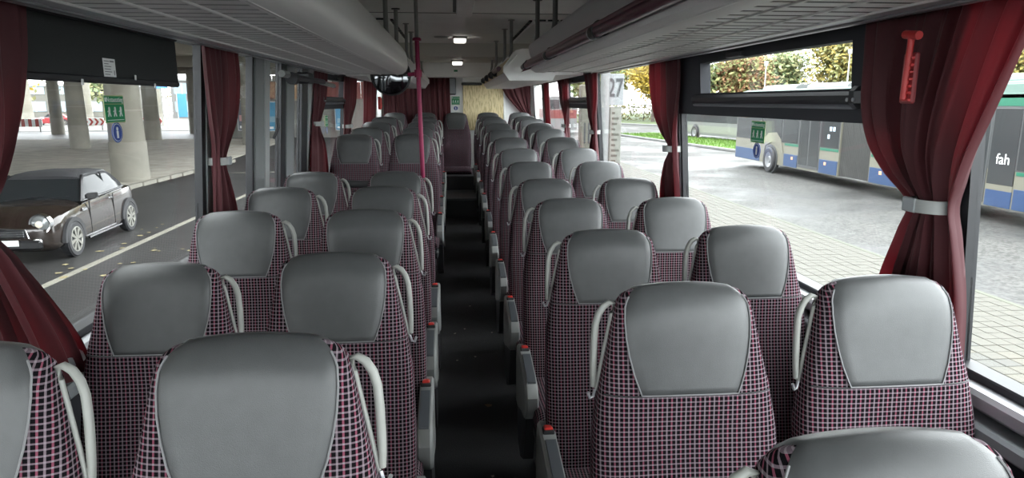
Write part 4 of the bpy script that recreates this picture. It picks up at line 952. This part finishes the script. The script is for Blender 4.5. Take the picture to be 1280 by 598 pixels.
# leaves on the asphalt by the car
lp=mat('fallen_leaf',(0.25,0.21,0.11),.8); rl_=random.Random(9); q=MB()
for k in range(46):
    x=rl_.uniform(-6.8,-4.4); y=rl_.uniform(10.5,17); s=rl_.uniform(.03,.07); a=rl_.uniform(0,3)
    q.add([(x+s*math.cos(a+t),y+s*math.sin(a+t),ROADZ+.008+.01*rl_.random()) for t in (0,1.2,2.5,3.8,5)],[(0,1,2,3,4)])
lv=q.build('fallen_leaves',lp,recalc=False); tag(lv,'yellow fallen leaves scattered on the asphalt by the car','leaves',kind='stuff')
# long wall with red fascia and posters
wl=MB().box(-17.5,-4.0,53.6,54.2,ROADZ,ROADZ+3.0).build('wall_yard',mat('yard_wall',(0.1728,0.1699,0.1526),.8,var=.1,scale=1.2)); tag(wl,'grey wall with red fascia beyond the centre door','wall',kind='structure')
fm=mat('fascia_red',(0.1498,0.0432,0.03456),.6); fo=mat('fascia_orange',(0.2765,0.1382,0.08064),.6)
for k in range(9): MB().box(-17.5+k*1.5,-16.03+k*1.5,53.4,53.62,ROADZ+2.9,ROADZ+4.15,.02).build('fascia_panel',fo if k in (0,3) else fm,wl)
wt=mat('white_tile',(0.2304,0.2275,0.2016),.5)
for r in range(4):
    for k in range(12): MB().box(-18.5+k*1.22,-17.33+k*1.22,53.9,54.0,ROADZ+4.2+r*.46,ROADZ+4.62+r*.46,.01).build('wall_tile',wt,wl)
def poster(x,w,z0,z1,y,label,c1,c2):
    o=thing('wall_poster',label,'poster',(x,y,z0)); h_=z1-z0
    MB().box(-w/2-.05,w/2+.05,0,.05,-.05,h_+.05,.01).build('frame',SILVER,o); MB().box(-w/2,w/2,-.012,0,0,h_).build('print',c1,o); MB().box(-w/2+.1,w/2-.1,-.02,-.012,h_*.3,h_*.5).build('print_band',c2,o); MB().box(-w/2+.1,w/2-.25,-.02,-.012,h_*.06,h_*.14).build('print_band',WHITE,o)
sky=mat('poster_blue',(0.0576,0.2419,0.3917),.5); pale=mat('poster_pale',(0.2419,0.3802,0.4608),.5)
poster(-13.75,.85,ROADZ+.55,ROADZ+2.65,53.3,'blue poster on the grey wall seen through the door',sky,pale); poster(-8.6,.7,ROADZ+.6,ROADZ+2.3,53.3,'small blue poster on the wall right of the door',sky,pale); poster(-15.9,.5,ROADZ+.6,ROADZ+2.8,53.3,'narrow dark poster on the wall left of the door',mat('poster_dark',(.10,.11,.13),.5),mat('poster_rose',(.5,.25,.25),.5))
# barriers
def barrier(x,y,w,label,kind):
    o=thing('road_barrier',label,'barrier',(x,y,ROADZ)); n=8; rr=mat('barrier_red',(0.3456,0.03456,0.0288),.5)
    MB().box(-w/2,w/2,0,.06,.45,1.15,.01).build('board',WHITE,o)
    for k in range(n if kind=='stripe' else 4):
        if kind=='stripe':
            if k%2==0: MB().box(-w/2+k*w/n,-w/2+(k+1)*w/n,-.012,0,.46,1.14).build('red_stripe',rr,o)
        else:
            a=-w/2+k*w/4+.1; c=w/9; MB().prism([(a,.47),(a+c,.47),(a+c*2.1,.80),(a+c,1.13),(a,1.13),(a+c*1.1,.80)],'y',-.012,0).build('chevron',rr,o)
    for s in (-1,1): MB().box(s*w*.4-.05,s*w*.4+.05,-.02,.1,0,.5,.01).build('foot',GREYP,o)
barrier(-38.4,65.9,2.4,'red and white striped barrier beside the left curtain','stripe'); barrier(-34.3,68.9,2.0,'red chevron board left of the large column','chev'); barrier(-29.6,70.5,1.9,'red chevron board right of the large column','chev')
# bright buildings and sign beyond
def block(x,y,w,d_,h_,m,label,rows,cols,win):
    o=thing('far_building',label,'building',(x,y,ROADZ)); MB().box(-w/2,w/2,0,d_,0,h_,.05).build('walls',m,o); MB().box(-w/2-.3,w/2+.3,-.3,d_,h_,h_+.4,.05).build('roof',GREYP,o)
    for r in range(rows):
        for c in range(cols):
            xx=-w/2+(c+.5)*w/cols; zz=1.0+r*2.9; f_=MB().box(xx-w/cols*.36,xx+w/cols*.36,-.08,0,zz,zz+1.7,.02).build('window',win,o)
            MB().box(xx-.06,xx+.06,-.12,-.08,zz,zz+1.7).build('mullion',WHITE,f_)
gw=mat('far_glass',(.25,.32,.36),.2)
block(-33,118,26,10,6.0,mat('render_white',(0.1512,0.1512,0.1469),.7),'white flat roofed building seen beyond the blue sign',2,7,gw); block(-78,125,46,12,5.2,mat('render_cream',(0.1339,0.1296,0.1123),.7),'cream low building far behind the red car',2,10,gw)
bs_=thing('blue_sign','blue direction sign board beyond the overpass columns','sign',(-30.2,74,ROADZ)); MB().box(-1.0,1.0,0,.08,4.0,4.7,.02).build('board',mat('sign_blue2',(.10,.30,.68),.5),bs_); MB().box(-.8,.8,-.02,0,4.25,4.45).build('legend',WHITE,bs_)
for s in (-.7,.7): MB().tube([(s,.06,0),(s,.06,4.3)],.06,8).build('post',SILVER,bs_)
bn=thing('blue_banner','tall light blue banner beside the white building','banner',(-31.6,84,ROADZ)); MB().box(-.5,.5,0,.06,.9,3.6,.02).build('cloth',sky,bn); MB().tube([(-.55,.03,0),(-.55,.03,3.8)],.05,8).build('mast',SILVER,bn)
for k,(x,y,sd,lb) in enumerate([(-62,100,1,'yellow green tree beyond the striped barrier'),(-50,104,2,'pale green tree beyond the overpass'),(-70,112,3,'golden tree far left beyond the overpass')]): tree((x,y,ROADZ),9,4,['pale','yellow'] if k!=1 else ['green','pale'],lb,60+sd,n=1500,leafs=.7)

# ================================================================== CARS
def small_car(loc,rotz,label,paint,roofm,detail=True):
    # local: nose toward -y, origin on the ground at the middle; length 3.72, width 1.68
    o=thing('parked_car',label,'car',loc,rotz)
    # stations: y, half width, z bottom, z shoulder, z centre top
    S=[(-1.86,.50,.34,.60,.62),(-1.83,.66,.25,.66,.68),(-1.74,.76,.20,.72,.76),(-1.60,.81,.19,.78,.83),(-1.25,.835,.19,.83,.90),(-.85,.84,.19,.865,.945),(-.62,.84,.19,.88,.955),(0,.84,.19,.90,.93),(.7,.84,.19,.92,.95),(1.2,.835,.20,.93,.98),(1.55,.81,.22,.93,.99),(1.74,.77,.26,.90,.95),(1.83,.68,.34,.82,.86),(1.86,.55,.42,.74,.76)]
    rings=[]
    for y,w,zb,zs,zt in S:
        h_=[(w*.80,zb),(w*.97,zb+.06),(w*1.0,zb+.2*(zs-zb)),(w,zb+.5*(zs-zb)),(w*.985,zb+.8*(zs-zb)),(w*.95,zs-.015),(w*.88,zs+.01),(w*.6,zt-.012),(w*.25,zt)]
        rings.append([(x,y,z) for x,z in h_]+[(-x,y,z) for x,z in reversed(h_)])
    MB().loft(rings).build('body',paint,o,smooth=45)
    # cabin glass block and roof
    def sec(y,w0,z0,w1,z1): return [(w0,y,z0),(lerp(w0,w1,.5)+.01,y,lerp(z0,z1,.55)),(w1,y,z1),(-w1,y,z1),(-lerp(w0,w1,.5)-.01,y,lerp(z0,z1,.55)),(-w0,y,z0)]
    gl=MATS['tinted_glass'] if False else mat('car_glass',(.014,.016,.017),.12,spec=.12)
    MB().loft([sec(-.68,.76,.90,.75,.92),sec(-.30,.76,.90,.62,1.28),sec(-.18,.76,.90,.60,1.345),sec(.85,.75,.90,.58,1.345),sec(1.28,.73,.92,.66,1.06),sec(1.36,.72,.94,.70,.96)]).build('cabin_glass',gl,o,smooth=25)
    # soft top
    def rs(y,w,z,th): return [(w+.012,y,z-th),(w+.01,y,z-.03),(w-.05,y,z+.012),(w*.5,y,z+.035),(-w*.5,y,z+.035),(-w+.05,y,z+.012),(-w-.01,y,z-.03),(-w-.012,y,z-th)]
    MB().loft([rs(-.30,.62,1.30,.03),rs(-.16,.61,1.35,.06),rs(.3,.60,1.365,.06),(rs(.82,.60,1.345,.07)),(rs(.98,.63,1.28,.30)),(rs(1.20,.68,1.12,.17)),(rs(1.34,.70,1.0,.05))]).build('soft_top',roofm,o,smooth=40)
    # A pillars and window frame
    for s in (-1,1):
        MB().tube([(s*.765,-.70,.90),(s*.66,-.34,1.25),(s*.625,-.2,1.335)],.028,6).build('windscreen_pillar',mat('car_black',(.012,.012,.013),.3),o)
        MB().tube([(s*.765,-.64,.915),(s*.775,.3,.935),(s*.75,1.2,.955)],.014,6).build('chrome_strip',CHROME,o)
        MB().tube([(s*.70,.56,.93),(s*.635,.50,1.33)],.018,6).build('window_divider',MATS['car_black'],o)
        MB().tube([(s*.845,-.72,.24),(s*.85,.72,.24)],.022,6).build('sill_strip',CHROME,o)
        q=MB(); q.loft([[(s*.79+s*.02*a,-.58+.02*c,.98+.05*b_) for a,b_,c in ((0,-.6,0),(0,.6,0),(0,.6,1),(0,-.6,1))],[(s*.86+s*.0*a,-.60+.02*c,.99+.07*b_) for a,b_,c in ((0,-.8,-1),(0,.8,-1),(0,.8,3),(0,-.8,3))],[(s*.98,-.58+.02*c,1.0+.06*b_) for a,b_,c in ((0,-.8,-1),(0,.8,-1),(0,.8,3),(0,-.8,3))],[(s*1.0,-.57+.02*c,1.0+.04*b_) for a,b_,c in ((0,-.8,0),(0,.8,0),(0,.8,2),(0,-.8,2))]]); q.build('door_mirror',MATS['car_black'],o,smooth=40)
        MB().box(s*.838,s*.862,.28,.44,.82,.85,.008).build('door_handle',CHROME,o)
        for yy in (-.55,.50): MB().box(s*.828,s*.8445,yy-.005,yy+.005,.30,.90).build('door_seam',MATS['car_black'],o)
        # side scuttle
        MB().box(s*.82,s*.85,-.84,-.66,.74,.80,.01).build('side_scuttle',CHROME,o)
        for yy in (-1.235,1.235):
            # dark arch cladding and well
            pts=[(yy+.395*math.cos(t),.31+.395*math.sin(t)) for t in [math.pi*k/16 for k in range(17)]]+[(yy+.315*math.cos(t),.31+.315*math.sin(t)) for t in [math.pi*(1-k/16) for k in range(17)]]
            MB().prism(pts,'x',s*.80,s*.862).build('arch_cladding',mat('cladding',(.022,.022,.024),.6),o)
            MB().lathe([(0,s*.78),(.32,s*.78),(.32,s*.846),(0,s*.846)],(0,yy,.31),'x',24).build('wheel_well',BLACK,o)
            ty=MB().lathe([(.20,s*.70),(.285,s*.70),(.31,s*.73),(.31,s*.845),(.29,s*.868),(.225,s*.868),(.215,s*.845),(0,s*.845)],(0,yy,.31),'x',32).build('tyre',RUBBER,o,smooth=40)
            q=MB(); q.lathe([(.213,s*.846),(.225,s*.866),(.205,s*.870),(.198,s*.85)],(0,yy,.31),'x',32); q.lathe([(0,s*.862),(.05,s*.862),(.055,s*.85)],(0,yy,.31),'x',16)
            for k in range(8):
                a=2*math.pi*k/8+.2; c_,s_=math.cos(a),math.sin(a)
                M_=[(.04,-.016),(.04,.016),(.205,.034),(.205,-.034)]
                q.prism([(yy+r*c_-t*s_,.31+r*s_+t*c_) for r,t in M_],'x',s*.85,s*.866)
            q.build('alloy_rim',mat('alloy',(0.275,0.27,0.24),.3,.4),ty,smooth=30)
        # headlamp, fog lamp, tail lamp
        hl=MB().lathe([(0,.0),(.10,.012),(.145,.045),(.16,.10),(0,.10)],(s*.575,-1.85,.68),'y',24).build('headlamp',mat('lamp_glass',(.20,.21,.21),.12,.3),o,smooth=50)
        MB().lathe([(.145,.035),(.168,.03),(.175,.13),(.15,.13)],(s*.575,-1.85,.68),'y',24).build('chrome_bezel',CHROME,hl,smooth=40); MB().lathe([(0,-.012),(.055,-.004),(.06,.012),(0,.012)],(s*.575,-1.85,.68),'y',16).build('projector',mat('lamp_core',(.75,.68,.55),.2),hl,smooth=40)
        fg=MB().lathe([(0,-.01),(.06,0),(.065,.03),(0,.03)],(s*.53,-1.86,.38),'y',18).build('fog_lamp',mat('fog_glass',(.5,.5,.45),.15,.3),o,smooth=40); MB().lathe([(.06,-.005),(.075,-.0),(.075,.05),(.06,.05)],(s*.53,-1.86,.38),'y',18).build('chrome_bezel',CHROME,fg,smooth=40)
        MB().box(s*.54,s*.66,1.76,1.855,.60,.80,.02).build('tail_lamp',RED,o)
    # bonnet seam, grille, bumper, plate, wipers
    MB().box(-.36,.36,-1.885,-1.84,.46,.60,.03).build('grille',BLACK,o)
    for k in range(3): MB().box(-.35,.35,-1.895,-1.875,.485+.04*k,.497+.04*k,.004).build('grille_bar',CHROME,o)
    MB().tube([(-.40,-1.86,.45),(-.37,-1.87,.60),(0,-1.885,.63),(.37,-1.87,.60),(.40,-1.86,.45)],.013,6).build('grille_surround',CHROME,o)
    MB().box(-.60,.60,-1.90,-1.80,.25,.42,.04).build('bumper',MATS['car_black'] if detail else paint,o); MB().box(-.26,.26,-1.91,-1.895,.33,.43,.004).build('number_plate',WHITE,o)
    MB().tube([(-.5,-.70,.935),(.1,-.62,1.0)],.008,5).build('wiper',BLACK,o); MB().tube([(.0,-.70,.945),(.55,-.60,.99)],.008,5).build('wiper',BLACK,o)
    return o
small_car((-7.72,13.62,ROADZ),R_(4),'dark brown convertible with black soft top parked outside left',mat('brown_paint',(0.02016,0.01267,0.009792),.22,.3,coat=1.0),mat('soft_top_black',(.018,.018,.02),.8,bump=.3,bscale=80))
small_car((-46.2,84,ROADZ),R_(-70),'small red car far away under the overpass',mat('red_paint',(0.3,0.02,0.025),.3,coat=.8),mat('red_roof',(.55,.05,.05),.3))
small_car((-25.5,98,ROADZ),R_(80),'white car parked before the white building',mat('white_car_paint',(0.21,0.21,0.21),.3,coat=.8),mat('white_car_roof',(.66,.66,.66),.3))
